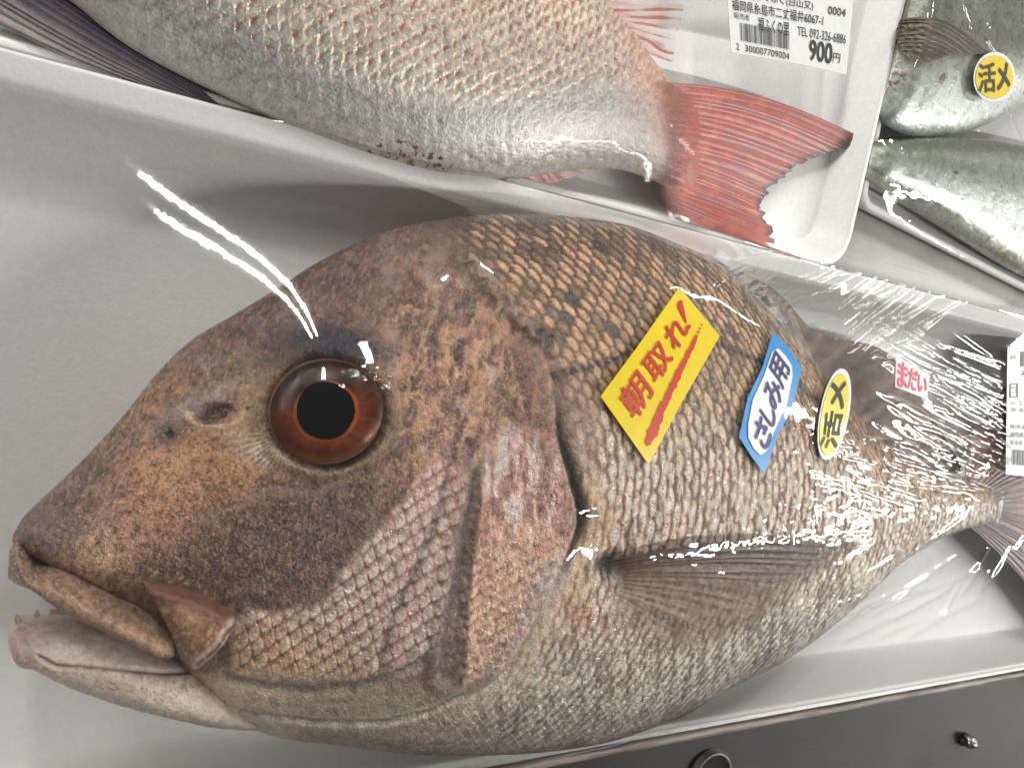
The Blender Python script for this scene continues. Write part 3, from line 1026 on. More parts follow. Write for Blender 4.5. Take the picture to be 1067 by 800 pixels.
h += 1.3 * mm * lump - .6 * mm * np.exp(-((dR - 12) / 5) ** 2)
h -= 1.8 * mm * nos1 + 1.6 * mm * nos2 + .7 * mm * nring * (1 - blob(X, Y, 176, 451, 9, 8))
h += .8 * mm * np.exp(-((np.hypot((X - 224) / 27, (Y - 431) / 12) - 1.1) / .25) ** 2)
h -= 4.5 * mm * ss(1.06, .80, er)                                   # socket
h += .9 * mm * np.exp(-((er - 1.14) / .12) ** 2) * (.6 + .8 * n1)
h += 1.4 * mm * blob(X, Y, 350, 352, 60, 16, 8)
h -= .5 * mm * np.exp(-(dB / 5) ** 2)
h -= 2.0 * mm * pit
h -= .9 * mm * np.exp(-(dC / 6) ** 2) + .6 * mm * np.exp(-(dC2 / 4) ** 2)
h -= 1.0 * mm * blob(X, Y, 200, 470, 90, 60, -30) * .6
h *= topside
rim_fade = np.minimum(f, 1 - f)
h *= ss(0, .01, rim_fade)
S1.displace(h.reshape(S1.px.shape))

silver = np.clip(.10 * body_s * mid + .60 * _pm + .35 * body_s * back * ss(.28, .48, wq) * (1 - ss(.66, .88, wq)) + .1 * belly + head * (.12 + .35 * mck * (1 - net) + .35 * mop) + .25 * bell, 0, .7)
silver *= (1 - .8 * pit)
BODYZ = ScreenZ(S1.P[:, :S1.nt])
SKIN = skin_mat('bream_skin', rough=.27, bump=1.0, bscale=1250.0, var=.40, spec=.5, coat=.5)
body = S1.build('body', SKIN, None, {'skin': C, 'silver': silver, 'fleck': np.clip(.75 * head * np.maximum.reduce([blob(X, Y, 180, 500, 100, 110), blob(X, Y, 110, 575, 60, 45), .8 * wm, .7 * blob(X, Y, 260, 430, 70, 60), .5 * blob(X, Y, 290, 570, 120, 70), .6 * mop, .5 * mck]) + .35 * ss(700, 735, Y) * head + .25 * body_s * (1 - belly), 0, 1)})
under(body, fish)

# ------------------------------------------------------------------ mouth
JAWSKIN = skin_mat('jaw_skin', rough=.42, bump=.5, bscale=1700.0, var=.3, coat=.2)


def lofted(name, rows, ns, nt, paint, relief, mat, parent, nb=10, pz=(2.4, .55)):
    s = Surf(rows, ns, nt, nb, pz=pz)
    x, y = s.px.ravel(), s.py.ravel()
    ff = np.broadcast_to((s.c + 1) / 2, s.px.shape).ravel()
    tt = np.broadcast_to(s.t[:, None], s.px.shape).ravel()
    col, sil = paint(x, y, ff, tt)
    hh = relief(x, y, ff, tt) * np.broadcast_to(np.arange(s.nr) < s.nt, s.px.shape).ravel() * ss(0, .03, np.minimum(ff, 1 - ff))
    s.displace(hh.reshape(s.px.shape))
    o = s.build(name, mat, None, {'skin': np.clip(col, .004, .88), 'silver': sil})
    return under(o, parent)


def paint_premax(x, y, f, t):
    c = np.tile(al(138, 110, 90), (len(x), 1))
    a, b = fbm(x / 7, y / 7, 61), fbm(x / 2.4, y / 2.4, 63, 3)
    mixc(c, al(92, 76, 74), .85 * blob(x, y, 20, 585, 22, 30))
    mixc(c, al(110, 96, 82), .6 * ss(.42, .1, f))
    mixc(c, al(158, 126, 98), .6 * ss(.5, .7, a))
    mixc(c, al(90, 66, 54), .5 * ss(.46, .3, a))
    mixc(c, al(176, 150, 118), .5 * ss(.56, .75, b))
    mixc(c, al(150, 128, 116), .7 * np.exp(-((f - .9) / .05) ** 2) * (b > .45))
    return c * (1 + .3 * (b - .5))[:, None], np.full(len(x), .12)


lofted('upper_jaw', [(10, 572, 9, 602, .0030, ZM + 0.0030), (18, 562, 16, 607, .0085, ZM + 0.0040), (37, 577, 31, 614, .0115, ZM + 0.0050), (67, 582, 58, 634, .0135, ZM + 0.0060),
                     (98, 595, 85, 648, .0150, ZM + 0.0070), (122, 607, 117, 664, .0160, ZM + 0.0085), (147, 619, 146, 678, .0155, ZM + 0.0100), (167, 632, 164, 684, .0130, ZM + 0.0110),
                     (180, 648, 177, 682, .0090, ZM + 0.0120), (183, 668, 183, 674, .0040, ZM + 0.0120)], 220, 90, paint_premax,
       lambda x, y, f, t: .22e-3 * (fbm(x / 9, y / 9, 65) - .5) + .16e-3 * (fbm(x / 2.4, y / 2.4, 63, 3) - .5), JAWSKIN, fish)


def paint_max(x, y, f, t):
    c = np.tile(al(118, 84, 62), (len(x), 1))
    b, a_ = fbm(x / 3, y / 3, 73, 3), fbm(x / 11, y / 11, 77)
    d, _ = pdist(x, y, [(146, 602), (197, 615), (230, 628), (244, 640)])
    mixc(c, al(150, 120, 92), .7 * blob(x, y, 200, 652, 18, 22, 20))
    mixc(c, al(100, 68, 56), .9 * ss(22, 12, d + 8 * (a_ - .5)))
    mixc(c, al(104, 66, 48), .7 * blob(x, y, 222, 648, 16, 14))
    mixc(c, al(128, 106, 96), .7 * blob(x, y, 192, 682, 16, 10))
    d2, _ = pdist(x, y, [(242, 650), (226, 676), (206, 692)])
    mixc(c, al(186, 164, 150), .75 * np.exp(-((d2 - 4) / 3) ** 2))
    mixc(c, al(70, 48, 42), .7 * np.exp(-(d2 / 1.8) ** 2))  # shadow line along the lower edge, painted into the colour
    mixc(c, al(196, 168, 124), .45 * ss(.55, .72, b) * ss(14, 26, d))
    return c * (1 + .3 * (b - .5))[:, None], np.full(len(x), .12)


_mr = np.array([(150, 602, 147, 605), (197, 613, 157, 620), (229, 627, 168, 640), (244, 641, 177, 658), (240, 656, 182, 672), (225, 677, 188, 685), (208, 692, 198, 695)], float)
_mz = BODYZ((_mr[:, 0] + _mr[:, 2]) / 2, (_mr[:, 1] + _mr[:, 3]) / 2)
print('maxilla base', np.round(_mz, 4).tolist())
lofted('maxilla', [(*m_, t_, z_) for m_, t_, z_ in zip(_mr.tolist(), (.0015, .0040, .0058, .0062, .0060, .0045, .0020), (_mz + .0012).tolist())], 120, 80, paint_max,
       lambda x, y, f, t: .35e-3 * (fbm(x / 6, y / 6, 75) - .5) + .6e-3 * np.exp(-((pdist(x, y, [(146, 602), (197, 615), (230, 628), (244, 640)])[0] - 12) / 5) ** 2), JAWSKIN, fish)


def paint_jaw(x, y, f, t):
    c = np.tile(al(202, 184, 170), (len(x), 1))
    b, a = fbm(x / 3, y / 3, 83, 3), fbm(x / 14, y / 14, 85)
    d, _ = pdist(x, y, [(40, 684), (58, 694), (90, 696), (125, 697), (175, 700), (210, 698)])
    up = y < np.interp(x, [0, 40, 58, 210], [684, 684, 694, 699])
    mixc(c, al(190, 176, 166), .9 * up)
    mixc(c, al(226, 202, 184), .8 * (~up) * blob(x, y, 140, 716, 120, 14, 6))
    mixc(c, al(162, 150, 134), .7 * ss(728, 760, y - .12 * x + 20))
    mixc(c, al(160, 124, 124), .8 * blob(x, y, 20, 675, 22, 26))
    mixc(c, al(128, 118, 112), .55 * blob(x, y, 40, 668, 14, 8) * a * 1.6)
    mixc(c, al(138, 108, 92), .6 * blob(x, y, 190, 688, 40, 12))
    mixc(c, al(96, 72, 66), .85 * np.exp(-(d / 1.8) ** 2))
    mixc(c, al(150, 116, 88), .8 * ss(.93, .99, f) * ss(60, 100, x))
    mixc(c, al(98, 90, 78), .6 * (b > .66) * (~up))
    mixc(c, al(60, 48, 42), .9 * (blob(x, y, 52, 712, 7, 2.5, 35) > .5))
    mixc(c, al(128, 120, 106), .8 * ss(165, 265, x))
    mixc(c, al(196, 180, 150), .45 * (~up) * ss(.5, .7, a) * ss(240, 120, x))
    return c * (1 + .3 * (b - .5))[:, None], np.full(len(x), .12)


def rel_jaw(x, y, f, t):
    d, _ = pdist(x, y, [(40, 684), (58, 694), (90, 696), (125, 697), (175, 700), (210, 698)])
    return -.9e-3 * np.exp(-(d / 2.6) ** 2) + .3e-3 * (fbm(x / 9, y / 9, 87) - .5)


jaw = lofted('lower_jaw', [(9, 654, 9, 668, .0030, ZM), (12, 645, 16, 686, .0075, ZM), (28, 641, 40, 698, .0105, ZM + .0005), (60, 640, 72, 715, .0125, ZM + .001), (100, 642, 106, 729, .0145, ZM + .001),
                           (150, 655, 160, 745, .0165, ZM + .001), (195, 672, 222, 758, .0165, ZM - .001), (240, 704, 262, 761, .0120, ZM - .003), (280, 726, 296, 762, .0050, ZM - .005)],
             300, 110, paint_jaw, rel_jaw, JAWSKIN, fish)


def paint_inner(x, y, f, t):
    c = np.tile(al(150, 116, 92), (len(x), 1))
    mixc(c, al(120, 90, 74), ss(.2, .6, t))
    return c, np.zeros(len(x))


lofted('mouth_lining', [(52, 634, 50, 658, .002, ZM - .010), (66, 634, 64, 664, .004, ZM - .010), (100, 636, 98, 676, .005, ZM - .009), (150, 652, 148, 694, .005, ZM - .008), (176, 672, 172, 698, .003, ZM - .008)],
       60, 30, paint_inner, lambda x, y, f, t: 0 * x, JAWSKIN, fish)

TOOTH = plain_mat('tooth_ivory', al(150, 136, 112), .35)


def tooth(px, py, tx, ty, w):
    z = ZM + .006
    b, tp = unp(px, py, z), unp(tx, ty, z + .001)
    ax = unit(tp - b)
    s1 = unit(np.cross(ax, [0, 0, 1]))
    s2 = np.cross(ax, s1)
    L = np.linalg.norm(tp - b)
    V, n, m = [], 8, 6
    for k in range(m):
        r = w * math.sqrt(max(1 - (k / (m - 1)) ** 1.6, .004))
        for j in range(n):
            an = 2 * math.pi * j / n
            V.append(b + ax * L * k / (m - 1) + s1 * r * math.cos(an) + s2 * r * math.sin(an))
    F = [tuple(q) for q in gridfaces(m, n, 0, True)] + [tuple(range(n)), tuple(range((m - 1) * n, m * n))]
    under(mesh_obj('tooth', V, F, TOOTH), fish)


for tth in ((19, 648, 17, 640, .0007), (38, 642, 39, 635, .0006), (19, 602, 20, 608, .0006)):
    tooth(*tth)

# ------------------------------------------------------------------ eye
zc = float(np.median(BODYZ(np.array([270., 410, 340, 340, 300, 390]), np.array([430., 430, 366, 500, 480, 380]))))
gxz = float((BODYZ(412., 430.) - BODYZ(266., 430.)) / 146)
gyz = float((BODYZ(340., 496.) - BODYZ(340., 362.)) / 134)
print('eye plane', zc, gxz, gyz)


def eye_mesh(name, r0, r1, rx, ry, cx, cy, zf, paint, mat, parent, nr=26, na=120, wob=0.0):
    rr = np.linspace(r0, r1, nr)
    an = np.linspace(0, 2 * math.pi, na, endpoint=False)
    Rr, An = np.meshgrid(rr, an, indexing='ij')
    tl = math.radians(-12)
    ux, uy = Rr * np.cos(An) * rx * (1 + wob * np.cos(2 * An + 1) + .6 * wob * np.cos(3 * An)), Rr * np.sin(An) * ry * (1 + wob * np.sin(2 * An))
    px, py = cx + ux * math.cos(tl) - uy * math.sin(tl), cy + ux * math.sin(tl) + uy * math.cos(tl)
    z = zc + gxz * (px - EYE[0]) + gyz * (py - EYE[1]) + zf(Rr)
    P = unp(px, py, z)
    F = gridfaces(nr, na, 0, True)
    V = P.reshape(-1, 3)
    OBST.append(V)
    c, s = paint(px.ravel(), py.ravel(), Rr.ravel(), An.ravel())
    o = mesh_obj(name, V, F, mat, None, True, {'skin': np.clip(c, .002, .9), 'silver': s})
    return under(o, fish) if parent is None else under_part(o, parent)


def under_part(o, part):
    """a sub-part: the part itself keeps its world place"""
    o.parent = part
    return o


EYEM = skin_mat('eye_wet', rough=.30, bump=.06, bscale=900., var=.14, coat=0.0, spec=.25)


def p_ball(px, py, r, a):
    c = np.tile(al(88, 66, 54), (len(px), 1))
    mixc(c, al(46, 26, 20), ss(1.0, .9, r))
    mixc(c, al(150, 130, 114), .4 * np.exp(-((r - .98) / .03) ** 2) * ss(-.4, .6, np.cos(a - 2.4)))
    return c, np.zeros(len(px))


ball = eye_mesh('eye', .80, 1.10, 60, 54, EYE[0], EYE[1], lambda r: .0006 - .010 * np.maximum(r - .92, 0) ** 1 * 3 - .001 * ss(.9, .8, r), p_ball, EYEM, None)


def p_iris(px, py, r, a):
    b = fbm(np.cos(a) * 9 + r * 3, np.sin(a) * 9, 91)
    c = np.tile(al(70, 28, 12), (len(px), 1))
    mixc(c, al(118, 54, 24), .8 * ss(.86, .6, r) * (.4 + .9 * b))
    mixc(c, al(52, 24, 16), .4 * ss(.52, .36, fbm(np.cos(a) * 4 + 5, np.sin(a) * 4 + r * 5, 93)))
    mixc(c, al(120, 62, 28), .3 * ss(.55, .7, fbm(np.cos(a) * 14, np.sin(a) * 14 + r * 3, 95, 2)))
    mixc(c, al(66, 30, 20), .85 * ss(.84, .98, r))
    mixc(c, al(30, 15, 13), .92 * ss(-.05, -.75, np.sin(a)) )  # upper half darker: shade of the lid painted into the iris
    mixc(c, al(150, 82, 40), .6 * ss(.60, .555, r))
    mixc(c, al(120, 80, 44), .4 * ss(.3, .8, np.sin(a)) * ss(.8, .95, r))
    return c, np.full(len(px), .15)


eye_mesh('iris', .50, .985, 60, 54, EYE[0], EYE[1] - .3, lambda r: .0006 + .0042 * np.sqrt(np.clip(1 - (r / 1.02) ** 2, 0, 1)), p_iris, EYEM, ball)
PUPM = plain_mat('pupil_black', (.003, .003, .004), .25, .08, coat=0.0)


def p_pup(px, py, r, a):
    return np.tile(np.array([.004, .004, .005]), (len(px), 1)), np.zeros(len(px))


eye_mesh('pupil', .001, 1.0, 30, 30.5, EYE[0] - 1, EYE[1] - 1.5, lambda r: .0006 + .0042 * np.sqrt(np.clip(1 - (r * .52 / 1.02) ** 2, 0, 1)) + .00035, p_pup, PUPM, ball, wob=.025)

# ------------------------------------------------------------------ fins


def fin(name, root, tip, zr, zt, nr, nv, rays, paint, mat, parent, thick=.0005, sag=None, amp=.00025, closed=True):
    """root and tip: pixel polylines from the first ray to the last; a thin solid web with raised rays"""
    sA = np.linspace(0, 1, nr)
    root, tip = np.asarray(root, float), np.asarray(tip, float)
    rt = hermite(sA, np.linspace(0, 1, len(root)), root)
    tp = hermite(sA, np.linspace(0, 1, len(tip)), tip)
    tv = np.linspace(0, 1, nv)
    px = rt[:, None, 0] * (1 - tv) + tp[:, None, 0] * tv
    py = rt[:, None, 1] * (1 - tv) + tp[:, None, 1] * tv
    if sag is not None:
        dx, dy = sag(sA[:, None], tv[None, :])
        px, py = px + dx, py + dy
    z = zr(px, py, sA[:, None] + 0 * tv, tv[None, :] + 0 * sA[:, None]) if callable(zr) else zr * (1 - tv)[None, :] + zt * tv[None, :] + 0 * px
    sw = sA[:, None] + 0 * tv[None, :]
    tw = tv[None, :] + 0 * sA[:, None]
    ph = (sw + .55 / rays * (vnoise(sw * rays * .9, tw * 1.3, rays) - .5) * 2) * rays
    ray = np.abs(np.sin(math.pi * ph)) ** 1.5
    fine = np.abs(np.sin(math.pi * (ph * 2.0 + .25)))
    ray = (ray * (1 - .55 * tw) + .55 * tw * (.35 * ray + .65 * fine)) * (.55 + .75 * vnoise(sw * rays, tw * 4 + 7, 3))
    up = unp(px, py, z + amp * ray)
    dn = unp(px, py, z - thick)
    V = np.concatenate([up.reshape(-1, 3), dn.reshape(-1, 3)])
    n = nr * nv
    F = gridfaces(nr, nv)
    Fb = gridfaces(nr, nv, n)[:, ::-1]
    b = np.concatenate([np.arange(nv), np.arange(1, nr) * nv + nv - 1, (nr - 1) * nv + np.arange(nv - 2, -1, -1), np.arange(nr - 2, 0, -1) * nv])
    b2 = np.roll(b, -1)
    W = np.stack([b, b2, b2 + n, b + n], -1)
    c, d = paint(px.ravel(), py.ravel(), np.broadcast_to(sA[:, None], px.shape).ravel(), np.broadcast_to(tv[None, :], px.shape).ravel(), ray.ravel())
    OBST.append(V)
    o = mesh_obj(name, V, np.concatenate([F, Fb, W]), mat, None, True,
                 {'skin': np.clip(np.concatenate([c, c]), .004, .88), 'silver': np.zeros(2 * n), 'web': np.concatenate([d, d])})
    return under(o, parent)


FINM = skin_mat('fin_web', rough=.4, bump=.3, bscale=1300., var=.25, alpha=True)


def paint_pect(px, py, s, t, ray):
    c = np.tile(al(92, 62, 42), (len(px), 1))
    mixc(c, al(60, 36, 26), .85 * ss(.40, .05, s))
    mixc(c, al(176, 146, 116), .85 * ss(.25, .7, s) * ray)
    mixc(c, al(104, 82, 64), .5 * ss(.3, .8, s) * (1 - ray))
    d = np.interp(s, [0, .12, .26, .4, .7, 1], [.98, .97, .86, .56, .40, .05]) * (.5 + .6 * ray) * np.interp(t, [0, .08, .6, .85, 1], [.5, .95, .9, .6, .0])
    return c, np.clip(d, 0, 1)


fin('pectoral_fin', [(632, 584), (640, 594), (644, 606), (646, 620), (644, 636)], [(908, 566), (872, 592), (822, 634), (764, 672), (690, 690)],
    lambda px, py, s, t: BODYZ(px, py) * 1.0 + .0010 + .0030 * np.sin(np.pi * np.clip(t, 0, 1)) * (1 - s) + .0005, None, 260, 120, 15, paint_pect, FINM, fish, thick=.0003,
    sag=lambda s, t: (0 * t * s, (-12 * np.sin(np.pi * t) * (1 - s) + 10 * np.sin(np.pi * t) * s)))


def paint_dors(px, py, s, t, ray):
    b = fbm(px / 8, py / 8, 101)
    c = np.tile(al(92, 74, 66), (len(px), 1))
    mixc(c, al(120, 100, 90), .6 * ray)
    mixc(c, al(60, 46, 42), .5 * ss(.5, .3, b))
    d = np.interp(s, [0, .2, .4, .5, .75, .9, 1], [.3, .55, .75, .92, .95, .9, .8]) * (.75 + .3 * ray)
    return c, np.clip(d, 0, 1)


def dors_z(px, py, s, t):
    a = BODYZ(px, py)
    return np.interp(t, [0, .3, 1], [1, .75, .35]) * (np.interp(s, [0, .5, 1], [.033, .030, .030])) + .004


fin('dorsal_fin', [(690, 258), (740, 284), (790, 325), (830, 370), (870, 422), (915, 466), (965, 496)], [(706, 256), (764, 276), (812, 306), (852, 346), (925, 368), (975, 440), (1005, 492)],
    dors_z, None, 240, 40, 22, paint_dors, FINM, fish, amp=.0005)


def paint_tail(px, py, s, t, ray):
    b = fbm(px / 10, py / 10, 111)
    c = np.tile(al(96, 68, 58), (len(px), 1))
    mixc(c, al(122, 92, 80), .6 * ray)
    mixc(c, al(70, 50, 46), .7 * ss(.5, .3, b))
    mixc(c, al(96, 74, 82), .7 * ss(.55, .8, s))
    return c, np.full(len(px), .97)


fin('tail_fin', [(1004, 506), (1014, 516), (1020, 526), (1018, 536), (1008, 546)], [(1100, 330), (1160, 420), (1150, 520), (1180, 640), (1150, 740)],
    lambda px, py, s, t: .0275 + .003 * np.sin(np.pi * s) - .010 * t, None, 200, 90, 26, paint_tail, FINM, fish, amp=.0005,
    sag=lambda s, t: (-26 * np.sin(np.pi * t) * (1 - s) + 0 * s, 18 * np.sin(np.pi * t) * (1 - s) - 22 * np.sin(np.pi * t) * s))


def paint_anal(px, py, s, t, ray):
    c = np.tile(al(60, 54, 50), (len(px), 1))
    mixc(c, al(34, 30, 30), .8 * ray)
    return c, np.full(len(px), .9)


fin('anal_fin', [(682, 752), (704, 744), (730, 731)], [(688, 757), (716, 744), (742, 728)], lambda px, py, s, t: .024 - .004 * t, None, 40, 14, 4, paint_anal, FINM, fish)

# ------------------------------------------------------------------ second bream, in the tray behind
N_MAIN = len(OBST)
Z2M = 0.0203
fish2 = empty('sea_bream', tuple(unp(500, 60, 0.003)))
tag(fish2, 'pink silver bream behind, showing its belly, flank and forked red tail', 'fish')
B2 = [(-330, -560, -200, -330, .004, Z2M), (-260, -640, -130, -210, .011, Z2M), (-160, -640, -60, -116, .015, Z2M), (-40, -560, 20, -36, .0165, Z2M), (60, -500, 74, 2, .017, Z2M),
      (160, -420, 130, 46, .017, Z2M), (250, -345, 187, 78, .017, Z2M), (325, -275, 245, 106, .017, Z2M), (395, -205, 316, 137, .0168, Z2M), (460, -145, 392, 164, .0163, Z2M), (520, -92, 465, 182, .0155, Z2M),
      (575, -42, 535, 186, .0145, Z2M - .0005), (618, -6, 592, 178, .0130, Z2M - .001), (650, 27, 636, 176, .0115, Z2M - .002), (676, 62, 668, 183, .0096, Z2M - .003), (700, 88, 697, 197, .0076, Z2M - .005), (722, 103, 717, 213, .0040, Z2M - .0080), (738, 114, 733, 217, .0014, Z2M - .0110)]
S2 = Surf(B2, 620, 300)
x, y = S2.px.ravel(), S2.py.ravel()
wx, wy = S2.P[..., 0].ravel(), S2.P[..., 1].ravel()
f2 = np.broadcast_to((S2.c + 1) / 2, S2.px.shape).ravel()
t2_ = np.broadcast_to(S2.t[:, None], S2.px.shape).ravel()
m1, m2, m3, ml = fbm(x / 24, y / 24, 121), fbm(x / 8, y / 8, 123), fbm(x / 3, y / 3, 125, 3), fbm(x / 80, y / 80, 127)
dl = (np.interp(x, [-100, 60, 225, 300, 390, 465, 535, 592, 636, 672, 742], [-130, 0, 108, 148, 178, 192, 188, 178, 176, 190, 240]) - y)     # pixels above the belly line
fa = dl / 260
c2 = np.stack([np.interp(fa + .05 * (ml - .5), [0, .14, .26, .42, .62, .9], [q_[k] for q_ in (al(176, 173, 164), al(172, 170, 164), al(152, 150, 147), al(172, 164, 154), al(182, 166, 148), al(150, 118, 98))]) for k in range(3)], 1)
ang = math.radians(33)
uu, vv = x * math.cos(ang) + y * math.sin(ang), -x * math.sin(ang) + y * math.cos(ang)
sc2 = np.interp(x, [-50, 250, 450, 600, 720], [16, 12.5, 9.0, 7.0, 5.5])
uu = uu - (np.interp(x, [250, 720], [0, 40]))
q5, dv5, r5 = scales(uu / 9.4 * np.interp(x, [0, 400, 720], [.62, 1.0, 1.35]) + .8 * (m1 - .5), vv / 26.0 * np.interp(x, [0, 400, 720], [.75, 1.0, 1.3]) + .5 * (ml - .5) + .4 * (m2 - .5), .62)
up2 = ss(.26, .42, fa + .08 * (m1 - .5))
tail2 = ss(540, 700, x)
mixc(c2, al(140, 76, 60), .95 * up2 * ss(.75, 1.2, q5) * (1 - ss(.18, .34, np.abs(dv5))) * (.35 + .8 * r5) * (1 - .35 * tail2))
mixc(c2, al(150, 104, 80), .5 * up2 * ss(430, 560, x) * np.maximum(ss(.6, 1.1, q5), np.exp(-(q5 / .2) ** 2)))
mixc(c2, al(226, 222, 206), .8 * up2 * ss(.15, .3, q5) * (1 - ss(.5, .8, q5)) * (.3 + .8 * hsh(r5 * 77, r5)) * (1 - .7 * tail2))
mixc(c2, al(92, 92, 94), .85 * (1 - up2) * ss(.0, .3, fa + .12 * (m1 - .5)) * np.maximum(np.exp(-(q5 / .26) ** 2), .6 * ss(1.1, 1.5, q5)) * (.3 + m2))
mixc(c2, al(110, 106, 102), .4 * ss(.5, .3, m3) * ss(.0, .3, fa))
mixc(c2, al(172, 122, 98), .75 * ss(620, 730, x) * ss(.1, .5, fa + .3))
mixc(c2, al(140, 134, 132), .6 * ss(500, 640, x) * ss(.4, .1, fa))
mixc(c2, al(140, 78, 66), .95 * ss(672, 742, x + .12 * (y - 160) + 30 * (m1 - .5)))
bl = (blob(x, y, 425, 165, 40, 16, 15) > .3) & (fbm(x / 4, y / 4, 131, 2) > .68)
mixc(c2, al(78, 42, 34), .9 * bl)
mixc(c2, al(172, 120, 100), .6 * (blob(x, y, 440, 172, 40, 12, 12)) * ss(.5, .7, m2))
h2 = .30e-3 * (1 - ss(0, 1.2, q5)) * (.4 + .6 * up2) + .25e-3 * (m2 - .5) + .12e-3 * (m3 - .5)
h2 = h2 * np.broadcast_to(np.arange(S2.nr) < S2.nt, S2.px.shape).ravel() * ss(0, .02, np.minimum(f2, 1 - f2))
S2.displace(h2.reshape(S2.px.shape))
SKIN2 = skin_mat('pink_bream_skin', rough=.36, bump=.35, bscale=1300., var=.25, coat=.03)
under(S2.build('body', SKIN2, None, {'skin': np.clip(c2 * .86, .004, .88), 'silver': np.clip(.30 + .35 * up2 - .3 * tail2, 0, .6)}), fish2)
B2Z = ScreenZ(S2.P[:, :S2.nt])
REDFIN = skin_mat('red_fin_web', rough=.42, bump=.3, bscale=1300., var=.22, alpha=True)


def paint_red(px, py, s, t, ray):
    b, a = fbm(px / 12, py / 12, 141), fbm(px / 3, py / 3, 143, 3)
    c = np.tile(al(140, 66, 56), (len(px), 1))
    mixc(c, al(128, 60, 54), .8 * ss(.5, .9, s) )
    mixc(c, al(170, 92, 70), .6 * ss(.5, .7, b))
    mixc(c, al(122, 72, 64), .5 * (1 - ray) * (.4 + a))
    mixc(c, al(120, 84, 80), .6 * ss(.45, .7, fbm(s * 90, t * 5, 145, 3)))
    mixc(c, al(132, 92, 80), .8 * ss(.3, 0, t))
    mixc(c, al(50, 36, 38), .9 * blob(px, py, 896, 148, 22, 10) + .0)
    mixc(c, al(52, 34, 34), .85 * ss(.93, .99, t) * (s < .8))
    mixc(c, al(176, 112, 104), .6 * ss(.75, .95, s) * ss(.5, .9, t))
    d = np.interp(s, [0, .1, .8, .93, 1], [.95, .97, .94, .85, .75]) * (.88 + .12 * ray) * np.interp(t, [0, .04, .22, .9, 1], [0, .1, 1, 1, .8])
    return c, np.clip(d, 0, 1)


def rag(s, t):
    j = (vnoise(s * 70 + 0 * t, 0 * s + 3.3 + 0 * t, 5) - .5) * 2
    k = np.clip(t, 0, 1) ** 7
    return 5 * j * k, -15 * np.sin(np.pi * t) * (1 - s) ** 2 + 8 * np.sin(np.pi * t) * s ** 2 * 0


fin('tail_fin', [(676, 84), (684, 112), (690, 146), (688, 176), (686, 198), (694, 224)], [(907, 147), (872, 157), (838, 168), (812, 188), (793, 211), (799, 232), (812, 258), (838, 271)],
    lambda px, py, s, t: np.interp(t, [0, .12, .3, 1], [.0205, .0198, .0160, .0085]) * (1 - ss(.35, .22, t)) + ss(.35, .22, t) * np.maximum(np.interp(t, [0, .12, .3, 1], [.0205, .0198, .0160, .0085]), np.minimum(B2Z(px, py) + .0010, .034)) + .0070 * ss(.7, 1., s) * ss(.2, 1., t) + .0006 * np.sin(s * 9), None, 260, 110, 30, paint_red, REDFIN, fish2, sag=rag, amp=.0003)


def paint_spine(px, py, s, t, ray):
    c = np.tile(al(140, 82, 66), (len(px), 1))
    d = np.clip(ray ** 6 * np.interp(t, [0, .5, 1], [1, .95, .8]) + .25 * (1 - t), 0, 1)
    return c, d


fin('dorsal_fin', [(600, -34), (626, 2), (646, 26), (664, 52)], [(700, -40), (712, 2), (706, 36), (700, 66)], lambda px, py, s, t: .018 - .006 * t, None, 160, 50, 9, paint_spine, REDFIN, fish2, thick=.0003)


def paint_an2(px, py, s, t, ray):
    c = np.tile(al(152, 92, 84), (len(px), 1))
    mixc(c, al(172, 150, 144), .7 * (1 - ray))
    return c, np.clip(.85 * np.interp(t, [0, 1], [1, .5]), 0, 1)


fin('anal_fin', [(505, 184), (560, 176), (616, 168)], [(530, 197), (572, 192), (630, 174)], lambda px, py, s, t: .017 - .003 * t, None, 100, 24, 8, paint_an2, REDFIN, fish2)


def paint_pelv(px, py, s, t, ray):
    b = fbm(px / 9, py / 9, 151)
    c = np.tile(al(84, 80, 88), (len(px), 1))
    mixc(c, al(116, 108, 106), .8 * ss(.45, .75, s))
    mixc(c, al(60, 56, 64), .7 * (1 - ray))
    mixc(c, al(112, 88, 84), .5 * blob(px, py, 66, 24, 14, 14))
    mixc(c, al(130, 124, 118), .5 * ss(.6, .9, s) * b)
    return c, np.full(len(px), .97)


fin('pelvic_fin', [(36, -30), (0, -40), (-60, -40), (-130, -50)], [(232, 112), (228, 112), (224, 112), (218, 114)], lambda px, py, s, t: .018 - .001 * s, None, 120, 70, 10, paint_pelv, REDFIN, fish2, amp=.0006,
    sag=lambda s, t: (0 * s * t, -8 * np.sin(np.pi * t) * (1 - s) + 16 * np.sin(np.pi * t) * s))
N_TWO = len(OBST)

# ------------------------------------------------------------------ two mackerel in the third tray
MACK = skin_mat('mackerel_skin', rough=.30, bump=.3, bscale=900., var=.22, coat=.4)


def mackerel(rows, label, paint, nt=200, ns=260):
    root = empty('mackerel', tuple(unp(rows[2][0], rows[2][1] / 2 + rows[2][3] / 2, .003)))
    tag(root, label, 'fish')
    s = Surf(rows, ns, nt)
    xx, yy = s.px.ravel(), s.py.ravel()
    ff = np.broadcast_to((s.c + 1) / 2, s.px.shape).ravel()
    c, sil = paint(xx, yy, ff)
    hh = (.25e-3 * (fbm(xx / 6, yy / 6, 161) - .5) + .35e-3 * (fbm(xx / 18, yy / 30, 163) - .5)) * ss(0, .02, np.minimum(ff, 1 - ff)) * np.broadcast_to(np.arange(s.nr) < s.nt, s.px.shape).ravel()
    s.displace(hh.reshape(s.px.shape))
    under(s.build('body', MACK, None, {'skin': np.clip(c * .78, .004, .88), 'silver': sil * .6}), root)
    return root, ScreenZ(s.P[:, :s.nt])


